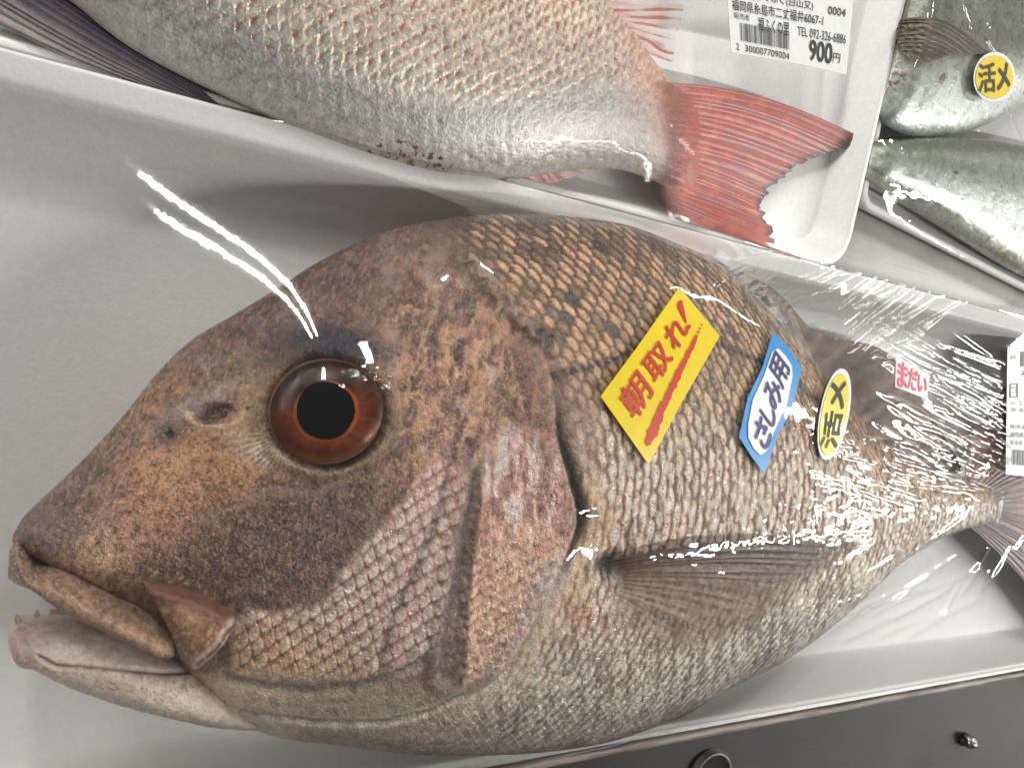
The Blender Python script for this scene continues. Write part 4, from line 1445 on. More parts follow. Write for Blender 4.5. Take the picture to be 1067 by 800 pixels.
def paint_m1(x, y, f):
    b, a, st = fbm(x / 9, y / 9, 171), fbm(x / 30, y / 30, 173), fbm(x / 5 + y / 20, y / 26, 175, 3)
    g = y + 14 * (a - .5)
    c = np.stack([np.interp(g, [-40, 10, 45, 70, 100, 140], [k_[k] for k_ in (al(92, 98, 84), al(112, 116, 100), al(122, 122, 104), al(160, 164, 152), al(172, 178, 172), al(136, 142, 142))]) for k in range(3)], 1)
    mixc(c, al(84, 90, 76), .55 * ss(.52, .66, st) * ss(60, 20, y))
    mixc(c, al(196, 200, 192), .4 * ss(.5, .7, st) * ss(50, 90, y))
    mixc(c, al(70, 80, 74), .5 * ss(1000, 1060, x) * ss(90, 30, y) * b * 1.4)
    red = blob(x, y, 932, 84, 18, 12, -35) * ss(.5, .62, fbm(x / 5 + y / 5, y / 3 - x / 6, 177, 2))
    mixc(c, al(92, 44, 44), .9 * red)
    mixc(c, al(84, 44, 40), .8 * (blob(x, y, 982, 82, 4, 7, 20) > .5))
    return c * (1 + .25 * (b - .5))[:, None], np.clip(.2 + .35 * ss(40, 90, y), 0, .6)


def paint_m2(x, y, f):
    b, a, st = fbm(x / 8, y / 8, 181), fbm(x / 30, y / 30, 183), fbm(x / 5, y / 22, 185, 3)
    lowl = np.interp(x, [900, 950, 1000, 1040, 1080], [188, 213, 247, 274, 295])
    upl = 144
    g = (lowl - y) / (lowl - upl) + .12 * (a - .5)
    c = np.stack([np.interp(g, [0, .12, .2, .45, .68, .85, 1], [k_[k] for k_ in (al(146, 146, 140), al(172, 176, 170), al(176, 182, 178), al(182, 188, 184), al(150, 156, 142), al(118, 124, 104), al(88, 92, 80))]) for k in range(3)], 1)
    mixc(c, al(96, 104, 86), .5 * ss(.5, .66, st) * ss(.55, .8, g))
    mixc(c, al(206, 212, 208), .5 * ss(.48, .7, st) * ss(.7, .4, g))
    d, _ = pdist(x, y, [(897, 177), (940, 200), (985, 226), (1040, 258), (1080, 282)])
    mixc(c, al(110, 112, 100), .6 * np.exp(-((d - 7) / 2.5) ** 2))
    mixc(c, al(200, 196, 168), .6 * np.exp(-(d / 4) ** 2) * (np.sin(x * 1.1) > -.2))
    mixc(c, al(70, 60, 50), .85 * (blob(x, y, 996, 180, 3.5, 2.5) > .5))
    mixc(c, al(150, 128, 84), .7 * blob(x, y, 1046, 270, 14, 6, 10))
    return c * (1 + .25 * (b - .5))[:, None], np.clip(.25 + .35 * ss(.8, .5, g), 0, .6)


ma, MAZ = mackerel([(955, -60, 914, 112, .004, .014), (962, -84, 922, 128, .010, .014), (975, -104, 940, 139, .0125, .014), (995, -112, 968, 142, .0135, .014), (1020, -110, 1004, 138, .0135, .014), (1050, -102, 1040, 124, .013, .014),
                    (1085, -86, 1076, 98, .012, .014), (1122, -62, 1112, 70, .010, .013), (1170, -30, 1160, 30, .006, .013)], 'silver green fish with a brown breast fin, partly under the round yellow sticker', paint_m1)
mb, MBZ = mackerel([(903, 152, 898, 184, .003, .011), (912, 147, 908, 193, .0065, .012), (932, 145, 930, 206, .0085, .012), (960, 143, 958, 222, .0105, .0125), (1000, 143, 998, 247, .0115, .013), (1045, 148, 1042, 275, .012, .013),
                    (1090, 157, 1086, 298, .012, .013), (1150, 176, 1146, 322, .010, .013), (1210, 205, 1206, 330, .006, .013)], 'silver fish lying lower in the upper right tray, beside the tray edge', paint_m2)
for o_ in (ma, mb):
    o_['group'] = 'silver fish in the upper right tray'


def paint_mp(px, py, s, t, ray):
    b = fbm(px / 7, py / 7, 191)
    c = np.tile(al(92, 84, 66), (len(px), 1))
    mixc(c, al(40, 36, 30), .9 * ss(.18, .04, t) * ss(.6, .2, s))
    mixc(c, al(66, 58, 44), .6 * (1 - ray))
    mixc(c, al(60, 50, 38), .5 * ss(.3, 0, s))
    return c, np.clip(np.interp(s, [0, .5, 1], [.95, .8, .35]) * (.8 + .2 * ray) + .0 * b, 0, 1)


fin('pectoral_fin', [(938, 20), (934, 32), (936, 48), (944, 60)], [(1034, 58), (1010, 56), (990, 58), (968, 66)], lambda px, py, s, t: MAZ(px, py) + .0009, None, 100, 60, 9, paint_mp, FINM, ma, thick=.0002,
    sag=lambda s, t: (0 * s * t, -16 * np.sin(np.pi * t) * (1 - s)))
N_THREE = len(OBST)

# ------------------------------------------------------------------ cling film drawn over each tray


def zoom2(z, sh):
    """bilinear resize of a grid"""
    a = np.linspace(0, z.shape[0] - 1, sh[0])
    b = np.linspace(0, z.shape[1] - 1, sh[1])
    i, j = np.minimum(a.astype(int), z.shape[0] - 2), np.minimum(b.astype(int), z.shape[1] - 2)
    fa, fb = (a - i)[:, None], (b - j)[None, :]
    return (z[i][:, j] * (1 - fb) + z[i][:, j + 1] * fb) * (1 - fa) + (z[i + 1][:, j] * (1 - fb) + z[i + 1][:, j + 1] * fb) * fa


def smooth(z, n):
    for _ in range(n):
        p = np.pad(z, 1, mode='edge')
        z = (p[1:-1, 1:-1] * 4 + (p[:-2, 1:-1] + p[2:, 1:-1] + p[1:-1, :-2] + p[1:-1, 2:]) * 2 + p[:-2, :-2] + p[2:, 2:] + p[:-2, 2:] + p[2:, :-2]) / 16
    return z


class Film:
    def __init__(s, poly, zr, pts, h, fine, clear=.0005, iters=(1500, 900, 500)):
        poly = np.asarray(poly)
        s.poly = poly
        x0, y0 = poly.min(0) - .001
        x1, y1 = poly.max(0) + .001
        n, m = int((x1 - x0) / h) + 1, int((y1 - y0) / h) + 1
        gx, gy = np.linspace(x0, x1, n), np.linspace(y0, y1, m)
        s.gx, s.gy = gx, gy
        ob = np.full((n, m), -1.0)
        P = np.concatenate(pts)
        i = np.round((P[:, 0] - x0) / (x1 - x0) * (n - 1)).astype(int)
        j = np.round((P[:, 1] - y0) / (y1 - y0) * (m - 1)).astype(int)
        ok = (i >= 0) & (i < n) & (j >= 0) & (j < m)
        np.maximum.at(ob, (i[ok], j[ok]), P[ok, 2])
        p = np.pad(ob, 1, mode='edge')
        e = np.maximum.reduce([p[1:-1, 1:-1], p[:-2, 1:-1], p[2:, 1:-1], p[1:-1, :-2], p[1:-1, 2:]])
        ob = np.where(e > 0, e + clear, -1)
        X, Y = np.meshgrid(gx, gy, indexing='ij')
        ins = polymask(X.ravel(), Y.ravel(), poly + 0, 1e-6).reshape(X.shape) > .5
        z = np.full((n, m), zr)
        for lv, it in zip((4, 2, 1), iters):
            nn, mm_ = max(n // lv, 8), max(m // lv, 8)
            zz = zoom2(z, (nn, mm_))
            oo = np.full((nn, mm_), -1.0)
            ii = np.round(np.linspace(0, nn - 1, n)).astype(int)
            jj = np.round(np.linspace(0, mm_ - 1, m)).astype(int)
            np.maximum.at(oo, (ii[:, None] + 0 * jj[None, :], jj[None, :] + 0 * ii[:, None]), ob)
            mi = zoom2(ins.astype(float), (nn, mm_)) > .99
            mi[0, :] = mi[-1, :] = False
            mi[:, 0] = mi[:, -1] = False
            zz = np.where(mi, np.maximum(zz, oo), zr)
            par = (np.add.outer(np.arange(nn), np.arange(mm_)) % 2) == 0
            for k in range(it):
                for c in (par, ~par):
                    av = np.empty_like(zz)
                    av[1:-1, 1:-1] = (zz[:-2, 1:-1] + zz[2:, 1:-1] + zz[1:-1, :-2] + zz[1:-1, 2:]) / 4
                    new = np.maximum(zz + 1.7 * (av - zz), oo)
                    zz = np.where(c & mi, new, zz)
            z = zoom2(zz, (n, m)) if lv > 1 else zz
        s.z0 = np.maximum(smooth(z, 2), 0)
        s.contact = smooth(((z - ob) < .0008).astype(float) * (ob > 0), 3)
        fn, fm = int((x1 - x0) / fine) + 1, int((y1 - y0) / fine) + 1
        s.z = smooth(zoom2(s.z0, (fn, fm)), 12)
        s.con = zoom2(s.contact, (fn, fm))
        s.fx, s.fy = np.linspace(x0, x1, fn), np.linspace(y0, y1, fm)
        s.X, s.Y = np.meshgrid(s.fx, s.fy, indexing='ij')
        s.px, s.py = proj(np.stack([s.X, s.Y, s.z], -1))

    def at(s, x, y):
        """height of the film"""
        a = np.clip((np.asarray(x) - s.fx[0]) / (s.fx[-1] - s.fx[0]) * (len(s.fx) - 1), 0, len(s.fx) - 1.001)
        b = np.clip((np.asarray(y) - s.fy[0]) / (s.fy[-1] - s.fy[0]) * (len(s.fy) - 1), 0, len(s.fy) - 1.001)
        i, j = a.astype(int), b.astype(int)
        fa, fb = a - i, b - j
        z = s.z
        return (z[i, j] * (1 - fa) + z[i + 1, j] * fa) * (1 - fb) + (z[i, j + 1] * (1 - fa) + z[i + 1, j + 1] * fa) * fb

    def hit(s, px, py):
        """point of the film seen at a photograph pixel"""
        z = np.full(np.shape(px), .04)
        for _ in range(40):
            P = unp(px, py, z)
            z = .5 * z + .5 * s.at(P[..., 0], P[..., 1])
        return unp(px, py, z)

    def normal(s, P, e=.004):
        dx = (s.at(P[..., 0] + e, P[..., 1]) - s.at(P[..., 0] - e, P[..., 1])) / (2 * e)
        dy = (s.at(P[..., 0], P[..., 1] + e) - s.at(P[..., 0], P[..., 1] - e)) / (2 * e)
        n = np.stack([-dx, -dy, np.ones_like(dx)], -1)
        return n / np.linalg.norm(n, axis=-1, keepdims=True)

    def ridges(s, segs, keep=None):
        """long narrow folds: x0 y0 x1 y1 half-width (pixels) height (mm)"""
        for (xa, ya, xb, yb, w, amp) in segs:
            L = math.hypot(xb - xa, yb - ya)
            ux, uy = (xb - xa) / L, (yb - ya) / L
            m = (s.px > min(xa, xb) - 4 * w) & (s.px < max(xa, xb) + 4 * w) & (s.py > min(ya, yb) - 4 * w) & (s.py < max(ya, yb) + 4 * w)
            if not m.any():
                continue
            t = ((s.px[m] - xa) * ux + (s.py[m] - ya) * uy) / L
            d = -(s.px[m] - xa) * uy + (s.py[m] - ya) * ux + .03 * L * np.sin(t * 3.1 + xa)
            k = np.clip(np.minimum(t, 1 - t) * 7, 0, 1)
            hgt = amp * .001 * np.exp(-(d / w) ** 2) * k * k * (3 - 2 * k)
            if keep is not None:
                hgt = hgt * keep[m]
            s.z[m] += hgt

    def build(s, name, mat, label, cat, group):
        n, m = s.X.shape
        ins = polymask(s.X.ravel(), s.Y.ravel(), s.poly, 1e-6) > .5
        V = np.stack([s.X, s.Y, s.z], -1).reshape(-1, 3)
        F = gridfaces(n, m)
        F = F[ins[F].any(1)]
        used = np.unique(F)
        mp = np.zeros(len(V), int)
        mp[used] = np.arange(len(used))
        o = mesh_obj(name, V[used], mp[F], mat)
        return tag(o, label, cat, group)


r = np.random.default_rng(11)
FILM = film_mat('cling_film', 1.0, .035)
mainf = Film(MAIN, ZR + .0008, OBST[:N_MAIN], .0013, .00055)
# keep the folds off the stickers and the smooth left side
keep = np.ones_like(mainf.px)
fx_, fy_ = mainf.px.ravel(), mainf.py.ravel()
for poly in (((708, 299), (750, 350), (676, 484), (626, 413)), ((806, 345), (836, 383), (797, 494), (770, 455)), ((876, 384), (886, 410), (868, 480), (852, 440)), ((934, 372), (968, 390), (966, 416), (933, 402)), ((1054, 370), (1200, 364), (1200, 490), (1052, 488))):
    keep *= 1 - polymask(fx_, fy_, poly, 5).reshape(keep.shape)
segs = []
for k in range(20):                                   # fan from the back up to the far rim
    a = k / 19
    x0, y0 = 738 + 172 * a + r.normal(0, 4), 292 + 92 * a + r.normal(0, 5)
    L = r.uniform(120, 180)
    th = math.radians(-27 - 12 * a + r.normal(0, 3))
    segs.append((x0, y0, x0 + L * math.cos(th), y0 + L * math.sin(th), r.uniform(1.3, 2.2), r.uniform(.4, 1.0)))
for k in range(40):                                   # parallel folds towards the label
    x0, y0 = r.uniform(895, 985), r.uniform(318, 452)
    L = r.uniform(120, 210)
    th = math.radians(29 + r.normal(0, 4))
    segs.append((x0, y0, x0 + L * math.cos(th), y0 + L * math.sin(th), r.uniform(1.4, 2.6), r.uniform(.4, 1.0)))
for k in range(24):                                   # along the tail
    x0, y0 = r.uniform(830, 960), r.uniform(452, 500)
    L = r.uniform(60, 140)
    th = math.radians(14 + r.normal(0, 4))
    segs.append((x0, y0, x0 + L * math.cos(th), y0 + L * math.sin(th), r.uniform(1.3, 2.2), r.uniform(.3, .7)))
for k in range(15):                                   # under the tail, to the near rim
    x0, y0 = r.uniform(840, 930), r.uniform(592, 672)
    L = r.uniform(60, 130)
    th = math.radians(-24 + r.normal(0, 5))
    segs.append((x0, y0, x0 + L * math.cos(th), y0 + L * math.sin(th), r.uniform(2.0, 4.5), r.uniform(.3, .8)))
for k in range(7):
    x0, y0 = 985 + k * 9 + r.normal(0, 3), 640 - k * 6 + r.normal(0, 6)
    segs.append((x0, y0, x0 + r.uniform(20, 40), y0 - r.uniform(35, 60), 2.2, .5))
for k in range(22):                                   # rim of the belly
    a = r.uniform(0, 1)
    x0, y0 = 720 + 200 * a, 735 - 140 * a + r.normal(0, 5)
    th = math.radians(-20 + r.normal(0, 8))
    L = r.uniform(18, 45)
    segs.append((x0, y0, x0 + L * math.cos(th), y0 + L * math.sin(th), r.uniform(1.3, 2.0), r.uniform(.15, .3)))
for k in range(16):                                   # over the head
    x0, y0 = r.uniform(352, 420), r.uniform(384, 402)
    segs.append((x0, y0, x0 + r.uniform(8, 22), y0 + r.normal(0, 6), 1.8, .45))
for k in range(12):                                   # short creases on the flank
    x0, y0 = r.uniform(600, 690), r.uniform(480, 560)
    segs.append((x0, y0, x0 + r.uniform(15, 40), y0 + r.normal(0, 5), 1.4, .12))
mainf.ridges(segs, keep)
cr = ss(770, 860, mainf.px) * ss(430, 470, mainf.py) * (1 - ss(575, 615, mainf.py - .0 * mainf.px)) + .9 * ss(620, 740, mainf.px) * ss(500, 540, mainf.py) * (1 - ss(600, 630, mainf.py)) * (1 - ss(800, 880, mainf.px))
cr = np.clip(cr, 0, 1) * keep
mainf.z += cr * .00034 * (ridged(mainf.px / 13, mainf.py / 8, 201, 3) - .5)
mainf.z += cr * ss(620, 700, mainf.px) * (1 - ss(840, 900, mainf.px)) * .00030 * (ridged(mainf.px / 9, mainf.py / 34, 207, 2) - .5)
gc = blob(mainf.px, mainf.py, 555, 560, 70, 95, 12, 1.5) * keep
mainf.z += gc * .00016 * (fbm(mainf.px / 7, mainf.py / 11, 209, 3) - .5)
mainf.z += .00012 * np.clip(mainf.con, 0, 1) * keep * (fbm(mainf.px / 18, mainf.py / 18, 203, 3) - .5)
P_ = mainf.hit(np.array([133., 170, 210, 250, 290, 346]), np.array([172., 200, 232, 264, 298, 346]))
N_ = mainf.normal(P_, .01)
D_ = P_ - np.array([0, 0, HC])
D_ /= np.linalg.norm(D_, axis=1, keepdims=True)
R_ = D_ - 2 * (D_ * N_).sum(1, keepdims=True) * N_
print('film pts', np.round(P_, 3).tolist())
print('lamp hits', np.round(P_ + R_ * ((1.6 - P_[:, 2:]) / R_[:, 2:]), 3).tolist())
main_wrap = mainf.build('cling_film', FILM, 'clear cling film stretched over the front tray and its big brown bream', 'film', 'cling film wraps')

f2_ = Film(TR2, Z2 + .0008, OBST[N_MAIN:N_TWO], .0022, .0011)
f2_.z += .0003 * np.clip(f2_.con, 0, 1) * (fbm(f2_.px / 14, f2_.py / 14, 211, 3) - .5)
wrap2 = f2_.build('cling_film', film_mat('cling_film_smooth', .06, .06), 'clear cling film over the tray of the pink bream with the forked red tail', 'film', 'cling film wraps')
f3_ = Film(TR3, Z3 + .0008, OBST[N_TWO:N_THREE], .0015, .0007)
s3 = []
for k in range(16):
    x0, y0 = r.uniform(905, 1050), r.uniform(10, 260)
    th = math.radians(r.choice([30, 70, 110]) + r.normal(0, 8))
    L = r.uniform(15, 40)
    s3.append((x0, y0, x0 + L * math.cos(th), y0 + L * math.sin(th), r.uniform(1.4, 2.0), r.uniform(.1, .3)))
s3 += [(1042, 98, 1054, 126, 1.5, .5), (1052, 120, 1070, 158, 1.6, .5), (1003, 5, 1010, 34, 2.0, .4), (938, 30, 950, 34, 2.0, .3), (1028, 44, 1038, 62, 2., .4)]
f3_.ridges(s3)
f3_.z += .0003 * np.clip(f3_.con, 0, 1) * (ridged(f3_.px / 13, f3_.py / 10, 215, 3) - .5)
wrap3 = f3_.build('cling_film', FILM, 'clear shiny cling film over the upper right tray of silver fish', 'film', 'cling film wraps')

# ------------------------------------------------------------------ stickers and price labels, with their writing


class Patch:
    """a paper patch bent over the film: local a runs along the writing, b downwards, both 0..1"""

    def __init__(s, quad, film, lift=.0004, stiff=1.0):
        s.q = np.asarray(quad, float)
        a, b = np.meshgrid(np.linspace(0, 1, 14), np.linspace(0, 1, 14), indexing='ij')
        p = s.pix(a.ravel(), b.ravel())
        P = film.hit(p[:, 0], p[:, 1])
        s.c = P.mean(0)
        A = s.basis(P[:, 0], P[:, 1])
        s.k = np.linalg.lstsq(A, P[:, 2], rcond=None)[0]
        res = P[:, 2] - A @ s.k
        s.k[0] += lift + np.clip(np.percentile(res, 92), 0, .0012)

    def basis(s, x, y):
        x, y = (x - s.c[0]) * 50, (y - s.c[1]) * 50
        return np.stack([np.ones_like(x), x, y, x * x, x * y, y * y], -1)

    def pix(s, a, b):
        q = s.q
        return ((1 - a) * (1 - b))[:, None] * q[0] + (a * (1 - b))[:, None] * q[1] + (a * b)[:, None] * q[2] + ((1 - a) * b)[:, None] * q[3]

    def pts(s, a, b, up=0.0):
        a, b = np.asarray(a, float), np.asarray(b, float)
        p = s.pix(a, b)
        z = np.full(len(a), s.k[0])
        for _ in range(25):
            P = unp(p[:, 0], p[:, 1], z)
            z = s.basis(P[:, 0], P[:, 1]) @ s.k + up
        return unp(p[:, 0], p[:, 1], z)


def sheet_on(name, patch, outline, up, mat, parent, thick=.00018, rings=10):
    """a thin paper shape: outline in a, b coordinates, star-shaped about its middle"""
    o = np.asarray(outline, float)
    dn = []
    for i in range(len(o)):
        n = max(2, int(np.linalg.norm(o[(i + 1) % len(o)] - o[i]) / .06)) if len(o) < 16 else 1
        for j in range(n):
            dn.append(o[i] + (o[(i + 1) % len(o)] - o[i]) * j / n)
    dn = np.array(dn)
    c = o.mean(0)
    n = len(dn)
    ab = [c[None]]
    for k in range(1, rings + 1):
        ab.append(c + (dn - c) * k / rings)
    ab = np.concatenate(ab)
    top = patch.pts(ab[:, 0], ab[:, 1], up)
    bot = top[-n:].copy()
    bot[:, 2] -= thick
    V = np.concatenate([top, bot])
    F = [(0, 1 + j, 1 + (j + 1) % n) for j in range(n)]
    for k in range(rings - 1):
        for j in range(n):
            F.append((1 + k * n + j, 1 + (k + 1) * n + j, 1 + (k + 1) * n + (j + 1) % n, 1 + k * n + (j + 1) % n))
    e = 1 + (rings - 1) * n
    for j in range(n):
        F.append((e + j, e + n + j, e + n + (j + 1) % n, e + (j + 1) % n))
    return mesh_obj(name, V, F, mat, parent, False)


def glyph_mesh(text):
    cu = bpy.data.curves.new('lettering', 'FONT')
    cu.body = text
    cu.size = 1.0
    cu.resolution_u = 4
    ob = bpy.data.objects.new('lettering', cu)
    SC.collection.objects.link(ob)
    bpy.context.view_layer.update()
    me = bpy.data.meshes.new_from_object(ob.evaluated_get(bpy.context.evaluated_depsgraph_get()))
    v = np.array([p.co[:2] for p in me.vertices])
    f = [tuple(p.vertices) for p in me.polygons]
    bpy.data.objects.remove(ob)
    bpy.data.curves.remove(cu)
    bpy.data.meshes.remove(me)
    return v, f


def ink(name, patch, items, up, mat, parent):
    """items: (text, a0, b0, a1, b1, bold[, turn in degrees]) boxes, or ('poly', [(a, b)...])"""
    V, F, Z = [], [], []
    n = 0
    for it in items:
        if it[0] == 'poly':
            p = np.asarray(it[1], float)
            V.append(p)
            F.append(tuple(range(n, n + len(p))))
            Z.append(np.full(len(p), 2e-6))
            n += len(p)
            continue
        v, f = glyph_mesh(it[0])
        if not len(v):
            continue
        bold = it[5]
        if len(it) > 6:
            t = math.radians(it[6])
            v = v @ np.array([[math.cos(t), math.sin(t)], [-math.sin(t), math.cos(t)]])
        lo, hi = v.min(0), v.max(0)
        w = (v - lo) / np.maximum(hi - lo, 1e-6)
        # heavier strokes: the same glyph set down a few times, a hair apart
        for q in range(9 if bold > 0 else 1):
            e = np.array([math.cos(q * math.pi / 4), math.sin(q * math.pi / 4)]) * (bold if q < 8 and bold > 0 else 0) * .9
            sx_, sy_ = it[3] - it[1], it[4] - it[2]
            V.append(np.stack([it[1] + w[:, 0] * sx_ + e[0] * sx_ / max(hi[0] - lo[0], .3), it[4] - w[:, 1] * sy_ + e[1] * sy_ / max(hi[1] - lo[1], .3)], -1))
            Z.append(np.full(len(v), q * 4e-6))
            F += [tuple(i + n for i in q_) for q_ in f]
            n += len(v)
    ab = np.concatenate(V)
    P = patch.pts(ab[:, 0], ab[:, 1], up)
    P[:, 2] += np.concatenate(Z)
    return mesh_obj(name, P, F, mat, parent, False)


def ellipse(ca, cb, ra, rb, n=48, p=1.0):
    t = np.linspace(0, 2 * math.pi, n, endpoint=False)
    return np.stack([ca + ra * np.sign(np.cos(t)) * np.abs(np.cos(t)) ** p, cb + rb * np.sign(np.sin(t)) * np.abs(np.sin(t)) ** p], -1)


YEL = plain_mat('yellow_paper', (.66, .50, .012), .38, .5, .2)
YEL2 = plain_mat('pale_yellow_paper', (.64, .54, .07), .38, .5, .2)
BLU = plain_mat('blue_paper', (.02, .21, .50), .38, .5, .2)
WHT = plain_mat('white_paper', (.64, .645, .635), .42, .5, .1)
REDI = plain_mat('red_ink', (.46, .022, .014), .5)
NAVY = plain_mat('navy_ink', (.022, .02, .13), .5)
BLK = plain_mat('black_ink', (.018, .018, .018), .55)
GRY = plain_mat('grey_ink', (.09, .09, .095), .55)
PNK = plain_mat('pink_ink', (.58, .09, .14), .5)
PINKP = plain_mat('pale_pink_paper', (.70, .60, .60), .42)

# yellow slanted sticker: freshly caught this morning
p1_ = Patch(((626, 413), (708, 299), (750, 350), (676, 484)), mainf)
sq = [(0, 0), (.5, .012), (1, 0), (1.0, .5), (1, 1), (.5, .985), (0, 1), (.0, .5)]
st1 = sheet_on('sticker', p1_, sq, .0002, YEL, None)
tag(st1, 'yellow slanted paper sticker with red brush writing above a red underline', 'sticker')
und = []
nn = 60
for i in range(nn + 1):
    t = i / nn
    und.append((.075 + .80 * t, .845 - .175 * t - (.050 * (1 - t) ** .6 + .020) * (1 + .7 * (vnoise(np.array([t * 46]), np.array([1.5]), 3)[0] - .5)) * min(1, .35 + 8 * t)))
for i in range(nn, -1, -1):
    t = i / nn
    und.append((.075 + .80 * t, .845 - .175 * t + (.050 * (1 - t) ** .6 + .020) * (1 + .9 * (vnoise(np.array([t * 52]), np.array([4.5]), 7)[0] - .5)) * min(1, .35 + 8 * t)))
dots = [('poly', ellipse(.895 + .028 * k, .662 - .006 * k, .010 - .0015 * k, .018 - .003 * k, 10)) for k in range(3)]
ink('lettering', p1_, [('朝', .11, .17, .355, .57, .018), ('取', .405, .19, .63, .55, .020), ('れ', .675, .19, .855, .53, .028),
                       ('poly', [(.868, .43), (.882, .40), (.942, .20), (.952, .165), (.940, .13), (.918, .125), (.898, .15), (.888, .19), (.864, .40)]), ('poly', ellipse(.868, .487, .016, .028, 14)), ('poly', und)] + dots, .0005, REDI, st1)

# blue and white sticker: for sashimi
p2_ = Patch(((770, 455), (806, 345), (836, 383), (797, 494)), mainf)
st2 = sheet_on('sticker', p2_, [(0, 0), (.33, -.10), (.66, .02), (1, 0), (1.02, .5), (1, 1), (.66, 1.10), (.33, .98), (0, 1), (-.01, .5)], .0002, BLU, None)
tag(st2, 'blue sticker with a rounded white panel and dark blue writing', 'sticker')
sheet_on('white_panel', p2_, [(.16, .14), (.36, .05), (.62, .13), (.86, .14), (.925, .25), (.94, .5), (.925, .74), (.86, .84), (.64, .94), (.36, .86), (.16, .84), (.08, .72), (.06, .5), (.08, .26)], .0005, WHT, st2, thick=.0002)
ink('lettering', p2_, [('さ', .15, .32, .335, .84, .026), ('し', .36, .33, .485, .80, .028), ('み', .495, .26, .69, .77, .024), ('用', .70, .20, .89, .74, .020)], .0008, NAVY, st2)

# yellow oval stickers: killed fresh


def oval(quad, film, label, fill):
    p = Patch(quad, film)
    o = sheet_on('sticker', p, ellipse(.5, .5, .5, .5, 48, .96), .0002, WHT, None)
    tag(o, label, 'sticker')
    sheet_on('yellow_panel', p, ellipse(.5, .5, .445, .43, 48, .96), .0005, fill, o, thick=.0002)
    ink('lettering', p, [('活', .13, .22, .53, .80, .020), ('メ', .57, .24, .86, .76, .034)], .0008, BLK, o)
    return o


oval(((846, 478), (863, 382), (893, 386), (876, 480)), mainf, 'upright yellow oval sticker with black brush marks, on the big bream near its tail', YEL2)
oval(((1015, 56), (1056, 53), (1060, 105), (1014, 107)), f3_, 'round yellow sticker with black brush marks, on the silver fish in the upper right tray', YEL)

# small pale sticker with the name of the fish
p5_ = Patch(((934, 371), (969, 390), (966, 416), (933, 403)), mainf)
st5 = sheet_on('sticker', p5_, [(0, 0), (1, 0), (1, 1), (0, 1)], .0002, PINKP, None)
tag(st5, 'small pale sticker with pink writing on the wrinkled film by the tail', 'sticker')
ink('lettering', p5_, [('ま', .07, .10, .36, .92, .03), ('だ', .39, .14, .66, .86, .03), ('い', .69, .22, .95, .80, .03)], .0005, PNK, st5)


def barcode(a0, b0, a1, b1, seed, n=34):
    g = np.random.default_rng(seed)
    out, a = [], 0.0
    ws = []
    for i in range(n):
        ws.append((g.choice([1, 1, 2, 3]), g.choice([1, 1, 2])))
    tot = sum(i + j for i, j in ws)
    for w, gap in ws:
        x0 = a0 + (a1 - a0) * a / tot
        x1 = a0 + (a1 - a0) * (a + w) / tot
        out.append(('poly', [(x0, b1), (x1, b1), (x1, b0), (x0, b0)]))
        a += w + gap
    return out


# price label of the second tray
pl2 = Patch(((754, -62), (893, -40), (882, 78), (762, 55)), f2_, lift=.0006)
lb2 = sheet_on('price_label', pl2, [(0, 0), (.5, .0), (1, 0), (1, .5), (1, 1), (.66, .985), (.33, .99), (0, 1), (0, .5)], .0002, WHT, None)
tag(lb2, 'white price label reading 900 yen with a barcode, on the tray behind', 'price label')
t_items = [('(合)ふくふく(白山又)', .13, .415, .69, .50, .006), ('0004', .81, .43, .95, .50, .004), ('福岡県糸島市二丈福井6067-1', .035, .515, .775, .615, .006), ('販売者', .045, .63, .175, .685, .0), ('福ふくの里', .245, .635, .50, .755, .008),
           ('TEL 092-326-6886', .57, .655, .97, .735, .0), ('2', .05, .905, .075, .965, .0), ('300007709004', .125, .905, .505, .965, .0), ('円', .875, .83, .935, .91, .008)]
lt2 = ink('lettering', pl2, t_items + [('900', .675, .755, .865, .93, .022)], .0005, BLK, lb2)
ink('barcode', pl2, barcode(.095, .715, .505, .875, 5), .00052, GRY, lb2)

# price label of the big bream, running out of the picture
pl1 = Patch(((1050, 362), (1190, 352), (1186, 508), (1048, 494)), mainf, lift=.0006)
lb1 = sheet_on('price_label', pl1, [(0, 0), (.5, 0), (1, 0), (1, .5), (1, 1), (.5, 1), (0, 1), (0, .5)], .0002, WHT, None)
tag(lb1, 'white price label with small print and barcode at the right edge, beside the tail', 'price label')
ink('lettering', pl1, [('poly', [(.10, .155), (.6, .155), (.6, .04), (.10, .04)]), ('品名', .02, .06, .065, .095, .0), ('天然', .10, .185, .2, .235, .0),
                       ('poly', [(.022, .395), (.030, .395), (.030, .285), (.022, .285)]), ('poly', [(.075, .395), (.083, .395), (.083, .285), (.075, .285)]), ('poly', [(.022, .292), (.083, .292), (.083, .285), (.022, .285)]), ('poly', [(.022, .395), (.083, .395), (.083, .388), (.022, .388)]),
                       ('プラ', .035, .305, .072, .365, .0), ('加工日', .03, .425, .07, .455, .0), ('消費期限', .03, .475, .075, .505, .0), ('22.', .095, .425, .12, .455, .0), ('4度以下', .095, .475, .16, .51, .0),
                       ('販売者 福岡県', .03, .605, .30, .64, .0), ('福岡県糸島市二丈', .03, .665, .30, .705, .004), ('製造者 福ふくの里', .03, .725, .30, .765, .0)], .0005, GRY, lb1)
ink('barcode', pl1, barcode(.045, .80, .45, .92, 9, 24), .00052, GRY, lb1)

# ------------------------------------------------------------------ small things on the counter
LIDM = plain_mat('black_rubber', (.012, .012, .012), .35, .5)
RIMM = plain_mat('pale_worn_ring', (.11, .105, .095), .45, .4, metal=.1)


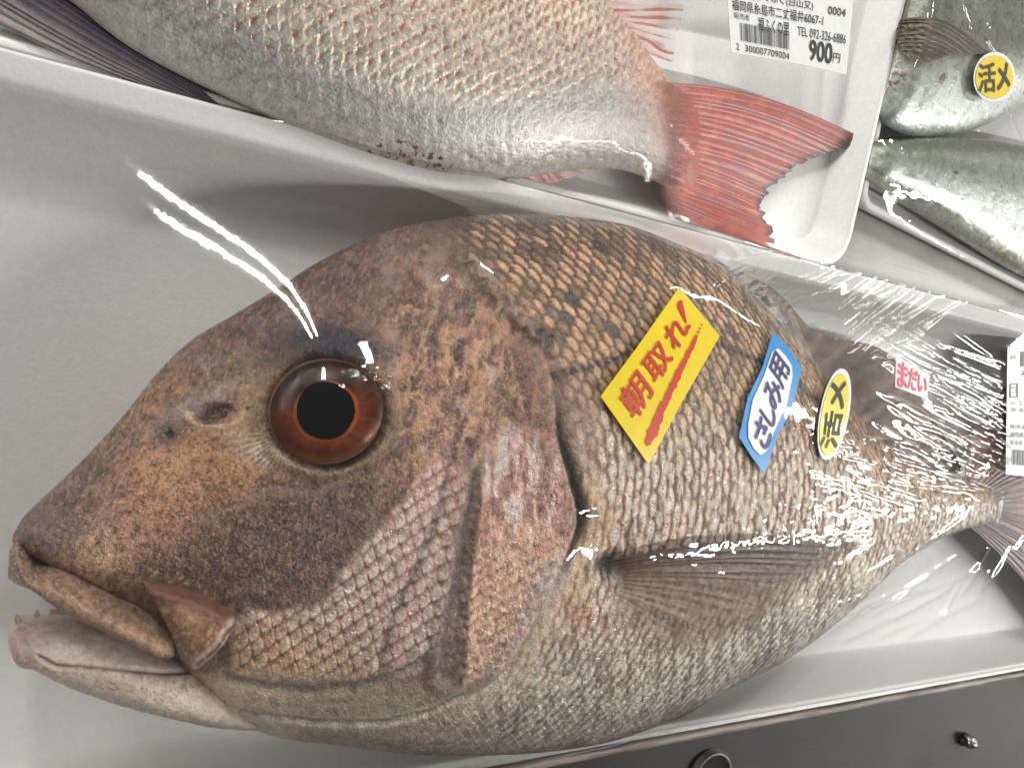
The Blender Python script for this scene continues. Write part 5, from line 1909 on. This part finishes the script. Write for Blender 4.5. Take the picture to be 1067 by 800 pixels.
def lathe(name, prof, c, mat, parent=None, n=48, tilt=None):
    V = []
    for r_, z_ in prof:
        for j in range(n):
            an = 2 * math.pi * j / n
            V.append((c[0] + r_ * math.cos(an), c[1] + r_ * math.sin(an), c[2] + z_))
    F = [tuple(int(q) for q in f) for f in gridfaces(len(prof), n, 0, True)]
    F += [tuple(range(n)), tuple(range((len(prof) - 1) * n, len(prof) * n))]
    return mesh_obj(name, V, F, mat, parent)


dc = unp(744, 812, -.002)
dcz = (dc[0], dc[1], ZCF)
drain = lathe('drain_cap', [(.0001, .0018), (.0095, .0016), (.0105, .0022), (.0112, .003)], dcz, LIDM)
tag(drain, 'round black drain cap with a pale rim at the bottom edge, below the front tray', 'drain cap')
lathe('rim', [(.0111, .0010), (.0112, .0032), (.0120, .0036), (.0128, .0030), (.0131, .0002)], dcz, RIMM, drain)

# a crumb of scrap lying on the dark steel
cc = unp(1012, 773, -.001)
g = np.random.default_rng(3)
V, F = [], []
nu, nvv = 28, 18
for i in range(nvv):
    ph = math.pi * i / (nvv - 1)
    for j in range(nu):
        an = 2 * math.pi * j / nu
        d = np.array([math.sin(ph) * math.cos(an), math.sin(ph) * math.sin(an), math.cos(ph)])
        k = 1 + .55 * (vnoise(np.array([d[0] * 2.2 + 9]), np.array([d[1] * 2.2 + d[2] * 1.7 + 4]), 13)[0] - .5) + .3 * (vnoise(np.array([d[0] * 6 + 9]), np.array([d[1] * 6 + d[2] * 5]), 17)[0] - .5)
        x_, y_ = d[0] * .0082 * k, d[1] * .0042 * k
        V.append((cc[0] + x_ * .92 + y_ * .4, cc[1] - x_ * .4 + y_ * .92, ZCF + max(.0042 * k * d[2] + .0030, .0001)))
for f_ in gridfaces(nvv, nu, 0, True):
    F.append(tuple(int(q) for q in f_))
crumb = mesh_obj('scrap', V, F, ramp_mat('dark_wet_scrap', (.012, .010, .009), (.07, .055, .045), 260., rough=.25, spec=.6, bump=.4, coat=.4))
tag(crumb, 'small dark wet scrap lying on the steel at the lower right', 'scrap')

# tan edge strip beyond the third tray
ea, eb = unp(1034, -2, .014), unp(1075, 34, .014)
dv_ = unit((eb - ea) * np.array([1, 1, 0]))
nv_ = np.array([-dv_[1], dv_[0], 0])
A_, B_2 = ea - dv_ * .12, eb + dv_ * .16
prof = [(-.0005, .0), (-.0005, .0145), (.0008, .0155), (.0035, .0155), (.0048, .0145), (.0048, .0)]
V = [tuple(np.array([e[0], e[1], 0]) + nv_ * o_ + np.array([0, 0, z_])) for e in (A_, B_2) for o_, z_ in prof]
F = [(i, (i + 1) % 6, 6 + (i + 1) % 6, 6 + i) for i in range(6)] + [tuple(range(6)), tuple(range(6, 12))]
strip = mesh_obj('divider_strip', V, F, ramp_mat('tan_strip', (.36, .29, .19), (.46, .39, .27), 60., rough=.4, bump=.1, stretch=(1, 1, 1)), None, False)
tag(strip, 'narrow tan divider strip in the top right corner, beyond the silver fish', 'divider')
